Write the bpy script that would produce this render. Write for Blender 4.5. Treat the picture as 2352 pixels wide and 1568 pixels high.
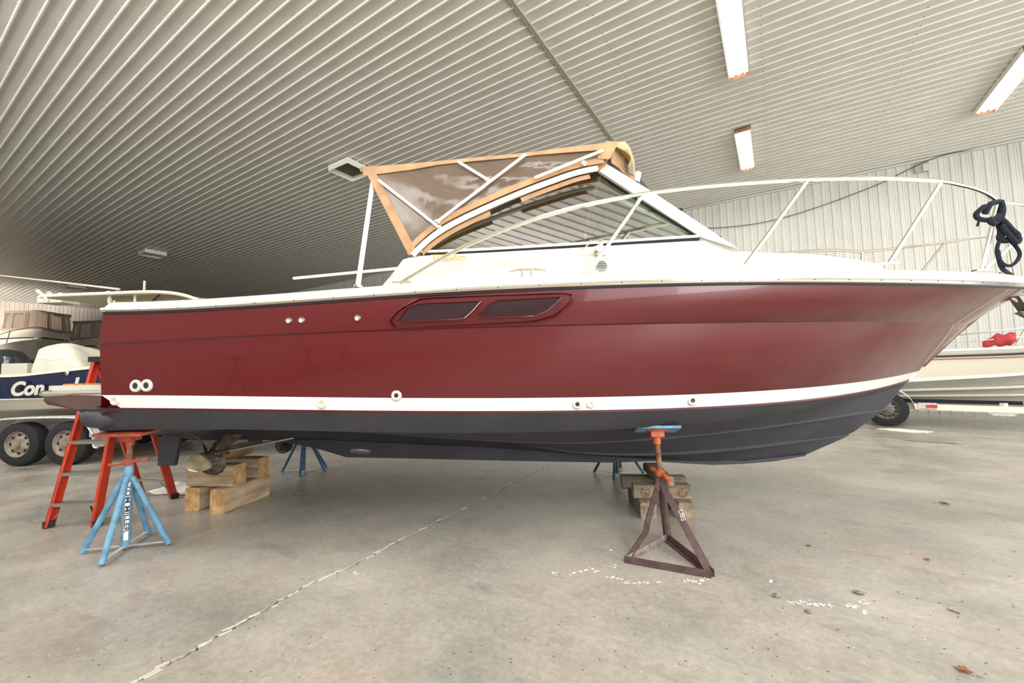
import bpy, math, random
import numpy as np
from mathutils import Vector, Matrix
random.seed(7)
for o in list(bpy.data.objects): bpy.data.objects.remove(o)
SC = bpy.context.scene
COL = SC.collection
PI = math.pi
# ------------------------------------------------------------------ camera
EYE = 1.32
FPX = 970.0
RM = np.array([[0.84724878, 0.05662845, 0.52816922],
               [0.53082711, -0.05319406, -0.84580907],
               [-0.0198014, 0.99697724, -0.07512852]])
cd = bpy.data.cameras.new('camera'); cam = bpy.data.objects.new('camera', cd); COL.objects.link(cam)
cd.sensor_width = 36.0; cd.lens = FPX / 2352 * 36.0; cd.clip_start = 0.05; cd.clip_end = 300
cam.matrix_world = Matrix([list(RM[0]) + [0], list(RM[1]) + [0], list(RM[2]) + [EYE], [0, 0, 0, 1]])
SC.camera = cam
# ------------------------------------------------------------------ sky, lights, exposure
w = bpy.data.worlds.new('sky'); SC.world = w; w.use_nodes = True
w.node_tree.nodes['Background'].inputs[0].default_value = (0.80, 0.90, 1.0, 1)
w.node_tree.nodes['Background'].inputs[1].default_value = 0.9
SC.view_settings.view_transform = 'Standard'
SC.view_settings.look = 'None'
SC.view_settings.gamma = 1.0
SC.view_settings.use_curve_mapping = False
SC.view_settings.exposure = -0.08

def area(name, loc, target, sx, sy, power, color=(1, 1, 1)):
    l = bpy.data.lights.new(name, 'AREA'); l.shape = 'RECTANGLE'; l.size = sx; l.size_y = sy
    l.energy = power; l.color = color
    o = bpy.data.objects.new(name, l); COL.objects.link(o)
    o.location = loc
    d = Vector(target) - Vector(loc)
    o.rotation_euler = d.to_track_quat('-Z', 'Y').to_euler()
    return o
# daylight through the big doors of the shed plus an added ceiling fill (all lie outside the frame)
area('daylight_right_door', (15.5, 2.0, 3.2), (0, 3.0, 1.6), 20, 6.2, 2000, (1.0, 0.985, 0.96))
area('daylight_front_door', (10.5, -4.4, 3.0), (3.0, 8, 1.5), 9.0, 5.0, 420, (1.0, 0.985, 0.965))
for _x, _p in ((-14.0, 300), (-5.0, 430), (4.0, 470)): area('added_ceiling_fill', (_x, -3.95, 5.9), (_x, 6.0, 5.9), 8.5, 1.2, _p, (1.0, 0.985, 0.96))  # invented fill strips behind the camera, added to brighten the ceiling
_l = area('daylight_left_door', (-38.0, -3.7, 3.4), (-48.0, 7, 4.6), 6.0, 4.0, 1000, (1.0, 0.93, 0.86)); _l.data.spread = math.radians(75)
for _x, _y, _p in ((-.32, 8.2, 130), (-.4, 12.9, 110), (4.5, 12.9, 70), (4.5, 8.2, 150), (-.32, 2.0, 180), (4.5, 2.0, 220), (7.5, -1.5, 260), (-9.5, -2.2, 260)):
    area('lamp_light', (_x, _y, 7.12), (_x, _y + .001, 0), .34, 2.3, _p, (1.0, 0.98, 0.94))

# ------------------------------------------------------------------ pixel -> place helpers
def ray(x, y):
    return RM @ np.array([x - 1176.0, 784.0 - y, -FPX])
def onz(x, y, z):
    d = ray(x, y); t = (z - EYE) / d[2]
    return Vector((t * d[0], t * d[1], z))
def onx(x, y, X):
    d = ray(x, y); t = X / d[0]
    return Vector((X, t * d[1], EYE + t * d[2]))
def ony(x, y, Y):
    d = ray(x, y); t = Y / d[1]
    return Vector((t * d[0], Y, EYE + t * d[2]))
ANG = math.radians(28.5)
BO = Vector((-5.012, 2.385, 0.0))                # stern of the red boat on its centreline
AX = (math.cos(ANG), math.sin(ANG)); NX = (math.sin(ANG), -math.cos(ANG))
def BL(px, py, b):
    """point of the red boat (u forward, b to starboard, z up) seen at a pixel, b constant or b(u)"""
    d = ray(px, py)
    bf = b if callable(b) else (lambda u: b)
    du = d[0] * AX[0] + d[1] * AX[1]; dn = d[0] * NX[0] + d[1] * NX[1]
    ou = -(BO.x * AX[0] + BO.y * AX[1]); on = -(BO.x * NX[0] + BO.y * NX[1])
    ts = np.linspace(0.8, 12, 3000) / math.hypot(d[0], d[1])
    u = ou + ts * du; s = on + ts * dn
    g = s - np.array([bf(q) for q in u])
    i = np.where(np.sign(g[1:]) != np.sign(g[:-1]))[0]
    if len(i) == 0: return None
    i = i[0]; k = g[i] / (g[i] - g[i + 1]); t = ts[i] * (1 - k) + ts[i + 1] * k
    return (ou + t * du, on + t * dn, EYE + t * d[2])
def BP(px, py, b):
    u, s, z = BL(px, py, b); return Vector((u, -s, z))

# ------------------------------------------------------------------ materials
def lin(c):
    c = c / 255.0
    return c / 12.92 if c <= 0.04045 else ((c + 0.055) / 1.055) ** 2.4
def rgb(t): return (lin(t[0]), lin(t[1]), lin(t[2]), 1)
MATS = {}
def mat(name, c, rough=0.5, metal=0.0, var=0.0, scale=4.0, bump=0.0, bscale=30.0, coat=0.0, c2=None, spec=0.5, emit=0.0, stretch=None):
    if name in MATS: return MATS[name]
    m = bpy.data.materials.new(name); m.use_nodes = True; MATS[name] = m
    nt = m.node_tree; b = nt.nodes['Principled BSDF']
    b.inputs['Base Color'].default_value = rgb(c); b.inputs['Roughness'].default_value = rough
    b.inputs['Metallic'].default_value = metal; b.inputs['Coat Weight'].default_value = coat
    b.inputs['Coat Roughness'].default_value = 0.03
    b.inputs['Specular IOR Level'].default_value = spec
    if emit:
        b.inputs['Emission Color'].default_value = rgb(c); b.inputs['Emission Strength'].default_value = emit
    if var or bump or c2:
        tc = nt.nodes.new('ShaderNodeTexCoord'); mp = nt.nodes.new('ShaderNodeMapping')
        nt.links.new(tc.outputs['Object'], mp.inputs[0])
        if stretch: mp.inputs['Scale'].default_value = stretch
    if var or c2:
        n = nt.nodes.new('ShaderNodeTexNoise'); n.inputs['Scale'].default_value = scale; n.inputs['Detail'].default_value = 7
        nt.links.new(mp.outputs[0], n.inputs[0])
        r = nt.nodes.new('ShaderNodeValToRGB')
        r.color_ramp.elements[0].position = 0.32; r.color_ramp.elements[1].position = 0.68
        if c2 is None:
            a = tuple(max(0, x * (1 - var)) for x in c); bb = tuple(min(255, x * (1 + var)) for x in c)
        else: a, bb = c2, c
        r.color_ramp.elements[0].color = rgb(a); r.color_ramp.elements[1].color = rgb(bb)
        nt.links.new(n.outputs[0], r.inputs[0]); nt.links.new(r.outputs[0], b.inputs['Base Color'])
    if bump:
        n2 = nt.nodes.new('ShaderNodeTexNoise'); n2.inputs['Scale'].default_value = bscale; n2.inputs['Detail'].default_value = 5
        nt.links.new(mp.outputs[0], n2.inputs[0])
        bp = nt.nodes.new('ShaderNodeBump'); bp.inputs['Strength'].default_value = bump; bp.inputs['Distance'].default_value = 0.02
        nt.links.new(n2.outputs[0], bp.inputs['Height']); nt.links.new(bp.outputs[0], b.inputs['Normal'])
    return m
def clear_mat(name, tint, gloss=0.08, rough=0.02, bump=0.0, bscale=3.0, body=None, bodyamt=0.0):
    m = bpy.data.materials.new(name); m.use_nodes = True; MATS[name] = m
    nt = m.node_tree; nt.nodes.clear()
    out = nt.nodes.new('ShaderNodeOutputMaterial'); tr = nt.nodes.new('ShaderNodeBsdfTransparent')
    gl = nt.nodes.new('ShaderNodeBsdfGlossy'); gl.inputs['Roughness'].default_value = rough
    tr.inputs[0].default_value = rgb(tint)
    fr = nt.nodes.new('ShaderNodeFresnel'); fr.inputs['IOR'].default_value = 1.5
    ad = nt.nodes.new('ShaderNodeMath'); ad.operation = 'ADD'; ad.inputs[1].default_value = gloss; ad.use_clamp = True
    nt.links.new(fr.outputs[0], ad.inputs[0])
    mx = nt.nodes.new('ShaderNodeMixShader'); nt.links.new(ad.outputs[0], mx.inputs[0])
    last = tr
    if body:
        df = nt.nodes.new('ShaderNodeBsdfDiffuse'); df.inputs[0].default_value = rgb(body)
        m2 = nt.nodes.new('ShaderNodeMixShader'); m2.inputs[0].default_value = bodyamt
        nt.links.new(tr.outputs[0], m2.inputs[1]); nt.links.new(df.outputs[0], m2.inputs[2]); last = m2
    nt.links.new(last.outputs[0], mx.inputs[1]); nt.links.new(gl.outputs[0], mx.inputs[2])
    if bump:
        tc = nt.nodes.new('ShaderNodeTexCoord'); n = nt.nodes.new('ShaderNodeTexNoise'); n.inputs['Scale'].default_value = bscale
        n.inputs['Detail'].default_value = 2
        nt.links.new(tc.outputs['Object'], n.inputs[0])
        bp = nt.nodes.new('ShaderNodeBump'); bp.inputs['Strength'].default_value = bump; bp.inputs['Distance'].default_value = 0.06
        nt.links.new(n.outputs[0], bp.inputs['Height']); nt.links.new(bp.outputs[0], gl.inputs['Normal'])
    nt.links.new(mx.outputs[0], out.inputs[0])
    return m

M_red = mat('maroon_gelcoat', (92, 12, 19), 0.22, coat=0.5, spec=0.5)
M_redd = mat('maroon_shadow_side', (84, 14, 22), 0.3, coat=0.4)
M_white = mat('white_gelcoat', (208, 205, 192), 0.28, coat=0.3)
M_cream = mat('cream_gelcoat', (240, 234, 212), 0.35, coat=0.2)
M_stripe = mat('white_boot_stripe', (226, 226, 222), 0.4)
M_bott = mat('black_bottom_paint', (58, 57, 64), 0.62, var=0.10, scale=2.5, bump=0.08, bscale=60)
M_chrome = mat('stainless_steel', (225, 222, 212), 0.16, 1.0)
M_alu = mat('aluminium', (190, 190, 188), 0.35, 1.0)
M_whitetube = mat('white_painted_tube', (238, 236, 228), 0.3)
M_black = mat('black_rubber', (22, 22, 24), 0.6)
M_dark = mat('dark_plastic', (45, 46, 52), 0.4)
M_tan = mat('tan_canvas', (180, 142, 106), 0.85, var=0.07, scale=9, bump=0.12, bscale=180)
M_tanl = mat('light_tan_canvas', (192, 160, 116), 0.85, var=0.06, scale=9, bump=0.1, bscale=180)
M_vinyl = clear_mat('clear_vinyl', (205, 196, 184), gloss=0.0, rough=0.16, bump=0.09, bscale=2.6, body=(172, 152, 134), bodyamt=0.26)
M_glass = clear_mat('tinted_window_glass', (176, 184, 168), gloss=0.28, rough=0.01)
M_glass2 = clear_mat('windshield_glass', (190, 222, 212), gloss=0.05, rough=0.01)
M_tinted = mat('dark_tinted_pane', (44, 12, 24), 0.08, spec=0.8)
M_teak = mat('teak', (168, 122, 74), 0.6, var=0.15, scale=6, stretch=(1, 12, 1))
M_wood = mat('sawn_timber', (200, 176, 142), 0.85, c2=(146, 126, 100), scale=3.0, bump=0.35, bscale=22, stretch=(1.0, 5, 5))
M_wood2 = mat('weathered_timber', (158, 144, 122), 0.9, c2=(104, 94, 80), scale=3.0, bump=0.4, bscale=22, stretch=(1.0, 5, 5))
M_woodend = mat('timber_end_grain', (212, 172, 120), 0.85, c2=(160, 120, 78), scale=14, bump=0.3, bscale=60)
M_woodend2 = mat('weathered_end_grain', (170, 154, 130), 0.9, c2=(112, 98, 80), scale=14, bump=0.3, bscale=60)
M_sky = mat('sky_blue_stand_paint', (112, 164, 190), 0.5, c2=(84, 124, 154), scale=14)
M_blue = mat('dark_blue_stand_paint', (52, 96, 132), 0.5, c2=(36, 66, 96), scale=14)
M_grn = mat('grey_green_stand_paint', (70, 104, 112), 0.5, c2=(48, 62, 68), scale=14)
M_rust = mat('rusty_brown_steel', (92, 72, 72), 0.65, c2=(70, 50, 46), scale=16, bump=0.2, bscale=70)
M_rust2 = mat('orange_rust', (158, 106, 66), 0.7, c2=(88, 62, 54), scale=20)
M_orange = mat('orange_cast_paint', (200, 100, 48), 0.5, c2=(156, 74, 40), scale=20)
M_salmon = mat('faded_red_cast_paint', (178, 84, 64), 0.6, c2=(140, 62, 48), scale=20)
M_ladder = mat('orange_red_fibreglass', (206, 66, 38), 0.35, c2=(168, 52, 36), scale=8)
M_bronze = mat('polished_bronze', (244, 230, 190), 0.30, 0.45, c2=(176, 154, 108), scale=9)
M_navy = mat('navy_rope', (22, 28, 44), 0.95, var=0.25, scale=60, bump=0.6, bscale=160)
M_gold = mat('gold_lettering', (196, 160, 74), 0.4)
M_navyh = mat('navy_hull', (20, 32, 62), 0.25, coat=0.5)
M_tire = mat('tyre_rubber', (30, 31, 34), 0.85, bump=0.2, bscale=40)
M_rim = mat('steel_wheel', (168, 160, 148), 0.5, 0.2, c2=(124, 110, 94), scale=12)
M_rimd = mat('dark_steel_wheel', (120, 118, 112), 0.45, 0.5, c2=(70, 68, 64), scale=16)
M_galv = mat('galvanised_steel', (196, 196, 192), 0.5, 0.4, var=0.08, scale=20)
M_trail = mat('cream_trailer_paint', (236, 230, 208), 0.45)
M_tarp = mat('white_tarpaulin', (226, 220, 206), 0.75, c2=(206, 200, 184), scale=3, bump=0.5, bscale=5)
M_cloth = mat('crumpled_cotton', (226, 222, 212), 0.95, bump=0.5, bscale=12)
M_redc = mat('red_cloth', (190, 66, 70), 0.85, c2=(150, 44, 52), scale=9, bump=0.5, bscale=12)
M_beige = mat('beige_hull', (226, 220, 200), 0.35, coat=0.2)
M_grey = mat('grey_fabric', (120, 116, 108), 0.9)
M_taupe = mat('taupe_canvas', (160, 142, 124), 0.9)
M_gelg = mat('dull_white_gelcoat', (214, 206, 192), 0.45)
M_green = mat('dark_green_tarp', (72, 84, 72), 0.8)
M_leaf = mat('dry_brown_leaf', (150, 100, 62), 0.8, c2=(110, 70, 44), scale=40)
M_flecks = mat('white_paint_flecks', (236, 236, 232), 0.8)
M_debris = mat('grey_debris', (150, 144, 134), 0.9, c2=(96, 88, 78), scale=60)
M_label = mat('white_label', (226, 222, 224), 0.6)
M_lamp = mat('lit_fluorescent_tube', (255, 252, 244), 0.4, emit=9.0)
M_lampoff = mat('unlit_tube', (236, 232, 224), 0.35)
M_refl = mat('white_enamel_reflector', (236, 234, 226), 0.3)
M_rustend = mat('rusty_lamp_end', (176, 112, 70), 0.7, c2=(120, 74, 50), scale=30)

# ------------------------------------------------------------------ mesh builder
class MB:
    def __init__(s): s.v = []; s.f = []
    def add(s, vs, fs):
        n = len(s.v); s.v += [tuple(v) for v in vs]; s.f += [tuple(i + n for i in f) for f in fs]
        return s
    def box(s, c, d, R=None, taper=None):
        c = Vector(c); vs = []
        for z in (-.5, .5):
            for x, y in ((-.5, -.5), (.5, -.5), (.5, .5), (-.5, .5)):
                k = taper if (taper and z > 0) else 1.0
                p = Vector((x * d[0] * k, y * d[1] * k, z * d[2]))
                if R is not None: p = R @ p
                vs.append(c + p)
        return s.add(vs, [(0, 3, 2, 1), (4, 5, 6, 7), (0, 1, 5, 4), (1, 2, 6, 5), (2, 3, 7, 6), (3, 0, 4, 7)])
    def tube(s, pts, r, seg=8, cap=True, closed=False):
        pts = [Vector(p) for p in pts]; n = len(pts)
        rs = r if isinstance(r, (list, tuple)) else [r] * n
        up = None; rings = []
        for i, p in enumerate(pts):
            if closed: t = pts[(i + 1) % n] - pts[i - 1]
            else: t = (pts[min(i + 1, n - 1)] - pts[max(i - 1, 0)])
            t.normalize()
            if up is None:
                up = Vector((0, 0, 1)) if abs(t.z) < .9 else Vector((1, 0, 0))
            a = t.cross(up)
            if a.length < 1e-6: a = t.orthogonal()
            a.normalize(); up = a.cross(t); up.normalize()
            rings.append([p + (a * math.cos(q) + up * math.sin(q)) * rs[i] for q in [2 * PI * k / seg for k in range(seg)]])
        vs = [v for g in rings for v in g]; fs = []
        m = n if closed else n - 1
        for i in range(m):
            j = (i + 1) % n
            for k in range(seg):
                l = (k + 1) % seg
                fs.append((i * seg + k, i * seg + l, j * seg + l, j * seg + k))
        if cap and not closed:
            fs.append(tuple(range(seg))[::-1]); fs.append(tuple((n - 1) * seg + k for k in range(seg)))
        return s.add(vs, fs)
    def cyl(s, a, b, r, seg=12, r2=None): return s.tube([a, b], [r, r if r2 is None else r2], seg)
    def bar(s, a, b, w, h, up=(0, 0, 1)):
        a = Vector(a); b = Vector(b); t = (b - a).normalized(); U = Vector(up)
        x = t.cross(U)
        if x.length < 1e-4: x = t.orthogonal()
        x.normalize(); y = x.cross(t).normalized()
        vs = [p + x * i * w / 2 + y * j * h / 2 for p in (a, b) for i, j in ((-1, -1), (1, -1), (1, 1), (-1, 1))]
        return s.add(vs, [(0, 3, 2, 1), (4, 5, 6, 7), (0, 1, 5, 4), (1, 2, 6, 5), (2, 3, 7, 6), (3, 0, 4, 7)])
    def grid(s, rows, closed=False):
        n = len(rows[0]); vs = [v for r in rows for v in r]; fs = []
        for i in range(len(rows) - 1):
            for k in range(n - (0 if closed else 1)):
                l = (k + 1) % n
                fs.append((i * n + k, i * n + l, (i + 1) * n + l, (i + 1) * n + k))
        return s.add(vs, fs)
    def sheet(s, rows, off):
        """grid with thickness: off = vector"""
        off = Vector(off); n = len(rows[0]); m = len(rows)
        A = [Vector(v) for r in rows for v in r]; B = [v + off for v in A]; N = len(A); fs = []
        for i in range(m - 1):
            for k in range(n - 1):
                a, b, c, d = i * n + k, i * n + k + 1, (i + 1) * n + k + 1, (i + 1) * n + k
                fs.append((a, b, c, d)); fs.append((N + d, N + c, N + b, N + a))
        edge = [k for k in range(n)] + [i * n + n - 1 for i in range(1, m)] + [(m - 1) * n + k for k in range(n - 2, -1, -1)] + [i * n for i in range(m - 2, 0, -1)]
        for i in range(len(edge)):
            a, b = edge[i], edge[(i + 1) % len(edge)]
            fs.append((b, a, N + a, N + b))
        return s.add(A + B, fs)
    def prism(s, poly, off):
        """closed 3-D polygon extruded by a vector"""
        off = Vector(off); A = [Vector(p) for p in poly]; n = len(A)
        fs = [tuple(range(n))[::-1], tuple(range(n, 2 * n))] + [(i, (i + 1) % n, n + (i + 1) % n, n + i) for i in range(n)]
        return s.add(A + [p + off for p in A], fs)
    def lathe(s, prof, c, axis, seg=20):
        c = Vector(c); t = Vector(axis).normalized(); a = t.orthogonal().normalized(); b = t.cross(a)
        rows = [[c + t * h + (a * math.cos(2 * PI * k / seg) + b * math.sin(2 * PI * k / seg)) * r for k in range(seg)] for r, h in prof]
        return s.grid(rows, True)
    def ball(s, c, r, seg=12, sc=(1, 1, 1)):
        c = Vector(c); rows = []
        for i in range(seg // 2 + 1):
            a = PI * i / (seg // 2); rr = max(math.sin(a), 1e-4)
            rows.append([c + Vector((r * sc[0] * rr * math.cos(2 * PI * k / seg), r * sc[1] * rr * math.sin(2 * PI * k / seg), -r * sc[2] * math.cos(a))) for k in range(seg)])
        return s.grid(rows, True)
    def build(s, name, m, parent=None, smooth=True, ang=0.6, label=None, kind=None):
        me = bpy.data.meshes.new(name); me.from_pydata([tuple(v) for v in s.v], [], s.f); me.validate()
        import bmesh
        bm = bmesh.new(); bm.from_mesh(me)
        bmesh.ops.recalc_face_normals(bm, faces=bm.faces); bm.to_mesh(me); bm.free()
        me.materials.append(m)
        if smooth:
            me.polygons.foreach_set('use_smooth', [True] * len(me.polygons))
            me.set_sharp_from_angle(angle=ang)
        o = bpy.data.objects.new(name, me); COL.objects.link(o)
        if parent: o.parent = parent
        if label: o['label'] = label
        if kind: o['kind'] = kind
        return o
def thing(name, label, cat, loc=(0, 0, 0), rz=0.0, group=None):
    o = bpy.data.objects.new(name, None); COL.objects.link(o)
    o.location = loc; o.rotation_euler = (0, 0, rz); o.empty_display_size = 0.2
    o['label'] = label; o['category'] = cat
    if group: o['group'] = group
    return o
def tag(o, label, cat, group=None):
    o['label'] = label; o['category'] = cat
    if group: o['group'] = group
    return o
def struct(o): o['kind'] = 'structure'; return o
def copy_tree(o, parent=None):
    c = o.copy(); COL.objects.link(c); c.parent = parent
    for ch in o.children: copy_tree(ch, c)
    return c
def text(name, s, size, m, parent, origin, xdir, ydir, thick=0.002, shear=0.0, bold=0.0, align='LEFT', sx=1.0):
    cu = bpy.data.curves.new(name, 'FONT'); cu.body = s; cu.size = size; cu.extrude = thick; cu.shear = shear
    cu.offset = bold; cu.align_x = align
    t = bpy.data.objects.new('tmp', cu); COL.objects.link(t)
    dg = bpy.context.evaluated_depsgraph_get(); dg.update()
    me = bpy.data.meshes.new_from_object(t.evaluated_get(dg)); bpy.data.objects.remove(t)
    me.materials.clear(); me.materials.append(m)
    o = bpy.data.objects.new(name, me); COL.objects.link(o); o.parent = parent
    x = Vector(xdir).normalized(); y = Vector(ydir).normalized(); z = x.cross(y).normalized(); y = z.cross(x)
    R = Matrix([[x.x, y.x, z.x, 0], [x.y, y.y, z.y, 0], [x.z, y.z, z.z, 0], [0, 0, 0, 1]])
    o.matrix_local = Matrix.Translation(Vector(origin)) @ R @ Matrix.Diagonal((sx, 1, 1, 1))
    return o
def cr(pts, n):
    """Catmull-Rom resample"""
    P = [Vector(p) for p in pts]; P = [P[0] * 2 - P[1]] + P + [P[-1] * 2 - P[-2]]
    m = len(P) - 3; out = []
    for i in range(n):
        t = i / (n - 1) * m; k = min(int(t), m - 1); f = t - k
        a, b, c, d = P[k], P[k + 1], P[k + 2], P[k + 3]
        out.append(0.5 * ((2 * b) + (c - a) * f + (2 * a - 5 * b + 4 * c - d) * f * f + (3 * b - a - 3 * c + d) * f ** 3))
    return out

# ================================================================== THE SHED
CZ = 7.32; YB = 16.6; XL = -47.5; YF = -4.2; XR = 16.0
M_floor = bpy.data.materials.new('stained_concrete'); M_floor.use_nodes = True
def floor_material():
    nt = M_floor.node_tree; b = nt.nodes['Principled BSDF']; L = nt.links.new
    ge = nt.nodes.new('ShaderNodeNewGeometry')
    def noise(scale, det=8, rough=.6, sc=(1, 1, 1), rot=0.0):
        mp = nt.nodes.new('ShaderNodeMapping'); mp.inputs['Scale'].default_value = sc; mp.inputs['Rotation'].default_value = (0, 0, rot)
        L(ge.outputs['Position'], mp.inputs[0])
        n = nt.nodes.new('ShaderNodeTexNoise'); n.inputs['Scale'].default_value = scale
        n.inputs['Detail'].default_value = det; n.inputs['Roughness'].default_value = rough
        L(mp.outputs[0], n.inputs[0]); return n
    def ramp(src, stops):
        r = nt.nodes.new('ShaderNodeValToRGB')
        while len(r.color_ramp.elements) < len(stops): r.color_ramp.elements.new(0.5)
        for e, (p, c) in zip(r.color_ramp.elements, stops): e.position = p; e.color = c if len(c) == 4 else rgb(c)
        L(src, r.inputs[0]); return r
    def mix(fac, a, c, mode='MIX'):
        m = nt.nodes.new('ShaderNodeMix'); m.data_type = 'RGBA'; m.blend_type = mode
        if isinstance(fac, float): m.inputs[0].default_value = fac
        else: L(fac, m.inputs[0])
        L(a, m.inputs[6]) if not isinstance(a, tuple) else setattr(m.inputs[6], 'default_value', a)
        L(c, m.inputs[7]) if not isinstance(c, tuple) else setattr(m.inputs[7], 'default_value', c)
        return m.outputs[2]
    base = ramp(noise(0.9, 10, .68).outputs[0], [(.30, (152, 147, 138)), (.5, (182, 176, 166)), (.72, (204, 197, 185))])
    fine = ramp(noise(26, 6, .7).outputs[0], [(.3, (200, 200, 200)), (.75, (255, 255, 255))])
    c = mix(0.7, base.outputs[0], fine.outputs[0], 'MULTIPLY')
    tint = ramp(noise(1.4, 5, .5).outputs[0], [(.38, (196, 204, 200)), (.5, (235, 232, 228)), (.64, (236, 214, 204))])
    c = mix(0.32, c, tint.outputs[0], 'MULTIPLY')
    smear = ramp(noise(1.6, 8, .66, (1.0, 2.6, 1), 0.5).outputs[0], [(.56, (0, 0, 0)), (.70, (190, 190, 190))])
    c = mix(smear.outputs[0], c, rgb((120, 117, 112)))
    spots = ramp(noise(5.5, 7, .75, (1, 1.7, 1), -.4).outputs[0], [(.68, (0, 0, 0)), (.74, (220, 220, 220))])
    c = mix(spots.outputs[0], c, rgb((104, 96, 88)))
    pale = ramp(noise(2.3, 6, .7, (1, 1, 1), 1.1).outputs[0], [(.66, (0, 0, 0)), (.76, (150, 150, 150))])
    c = mix(pale.outputs[0], c, rgb((214, 210, 196)))
    L(c, b.inputs['Base Color'])
    rr = ramp(noise(0.9).outputs[0], [(.35, (104, 104, 104)), (.7, (170, 170, 170))])
    L(rr.outputs[0], b.inputs['Roughness'])
    bp = nt.nodes.new('ShaderNodeBump'); bp.inputs['Strength'].default_value = 0.22; bp.inputs['Distance'].default_value = 0.01
    L(noise(45, 6, .7).outputs[0], bp.inputs['Height']); L(bp.outputs[0], b.inputs['Normal'])
floor_material()
# two pours of concrete with an open joint between them
jp = [onz(*p, 0.0) for p in ((150, 1660), (305, 1568), (430, 1500), (550, 1432), (700, 1345), (790, 1308), (900, 1250), (1040, 1180), (1265, 1065))]
jd = (jp[-1] - jp[-3]).normalized(); jx = [Vector((jp[0].x + .25, YF - 12, 0)), Vector((jp[0].x + .08, YF + 2, 0))] + jp
jx += [jp[-1] + jd * ((YB - jp[-1].y) / jd.y)]
line = []
for i in range(len(jx) - 1):
    n = 14 if 1 <= i <= len(jx) - 3 else 6
    for k in range(n):
        q = jx[i].lerp(jx[i + 1], k / n); line.append(q + Vector((random.uniform(-.012, .012), 0, 0)))
line.append(jx[-1])
bedm = MB().box(((XL + XR) / 2, (YF - 12 + YB) / 2, -0.10), (XR - XL + 8, YB - YF + 12, 0.06)).build('floor', mat('joint_grit', (92, 88, 82), .95), smooth=False); struct(bedm)
def slab(side):
    ed = [p + Vector((side * random.uniform(.004, .009), 0, 0)) for p in line]
    far = (XR + 4) if side > 0 else (XL - .3)
    rows = []
    rows.append([Vector((p.x, p.y, -.07)) for p in ed]); rows.append([Vector((p.x, p.y, -.006)) for p in ed])
    rows.append([Vector((p.x + side * .006, p.y, 0)) for p in ed])
    rows.append([Vector((far, p.y, 0)) for p in ed])
    return MB().grid(rows).build('slab', M_floor, bedm, smooth=False)
slab(1); slab(-1)
jf = MB()
for p in line[20:150]:
    if random.random() < .35:
        jf.box(p + Vector((random.uniform(-.008, .008), random.uniform(-.05, .05), -.002)), (.008, random.uniform(.03, .09), .008), Matrix.Rotation(random.uniform(-.2, .2), 3, 'Z'))
jf.build('joint_filler', mat('pale_joint_filler', (206, 200, 188), .9), bedm, kind='stuff')

M_ceil = mat('white_ceiling_steel', (214, 212, 205), 0.42, var=0.03, scale=1.2)
M_wall = mat('white_wall_steel', (206, 205, 198), 0.5, var=0.03, scale=0.8)
M_wallp = mat('warm_wall_steel', (214, 204, 194), 0.5, var=0.03, scale=0.8)
RS = 0.2286
def panel_mesh(name, length, minor, m, nribs=4, h=.023):
    prof = []
    for r in range(nribs):
        o = r * RS
        prof += [(o, 0), (o + .018, 0), (o + .034, h), (o + .054, h), (o + .070, 0)]
        if minor:
            for q in (.118, .172): prof += [(o + q - .012, 0), (o + q - .005, .007), (o + q + .005, .007), (o + q + .012, 0)]
    prof.append((nribs * RS, 0))
    b = MB().grid([[(x, 0, z) for x, z in prof], [(x, length, z) for x, z in prof]])
    me = bpy.data.meshes.new(name); me.from_pydata(b.v, [], b.f); me.materials.append(m); return me
def put(me, name, mw, parent):
    o = bpy.data.objects.new(name, me); COL.objects.link(o); o.parent = parent; o.matrix_world = mw; return o
def axes(x, y, z, o):
    return Matrix([[x[0], y[0], z[0], o[0]], [x[1], y[1], z[1], o[1]], [x[2], y[2], z[2], o[2]], [0, 0, 0, 1]])
PW = 4 * RS
ceiling = MB().box(((XL + XR) / 2, (YF + YB) / 2, CZ + .06), (XR - XL, YB - YF, .06)).build('ceiling', M_ceil, smooth=False); struct(ceiling)
rows_x = [XR, -3.29, -4.53, -8.28, -12.03, -15.8, -19.6, -23.4, -27.2, -32.4, -39.9, XL]
npan = int((YB - YF) / PW) + 1
for i in range(len(rows_x) - 1):
    x1, x0 = rows_x[i], rows_x[i + 1]
    me = panel_mesh('ceiling_panel', x1 - x0 + (.03 if i else 0), False, M_ceil)
    for k in range(npan):
        # local x -> -Y world (from the back wall forward), local y -> +X, local z -> down
        put(me, 'panel', axes((0, -1, 0), (1, 0, 0), (0, 0, -1), (x0, YB - k * PW, CZ - (i % 2) * .002)), ceiling)
M_screw = mat('bright_screw_head', (232, 230, 224), 0.4)
sc = MB()
xs = []
x = -3.6
while x > -30: xs.append(x); x -= 1.25
for x in xs:
    for k in range(npan * 4):
        y = YB - k * RS - .078
        if y < YF: continue
        q = .011
        sc.add([(x - q, y - q, CZ - .001), (x + q, y - q, CZ - .001), (x + q, y + q, CZ - .001), (x - q, y + q, CZ - .001), (x, y, CZ - .009)],
               [(0, 4, 1), (1, 4, 2), (2, 4, 3), (3, 4, 0)])
for x in rows_x[2:8]:
    for k in range(npan * 4):
        for dx, yo in ((.06, .010), (.0, .085)):
            y = YB - k * RS - yo; q = .009
            if y < YF: continue
            sc.add([(x + dx - q, y - q, CZ - .001), (x + dx + q, y - q, CZ - .001), (x + dx + q, y + q, CZ - .001), (x + dx - q, y + q, CZ - .001), (x + dx, y, CZ - .010)],
                   [(0, 4, 1), (1, 4, 2), (2, 4, 3), (3, 4, 0)])
sc.build('screw_heads', M_screw, ceiling, smooth=False, kind='stuff')
sd = MB()
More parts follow.
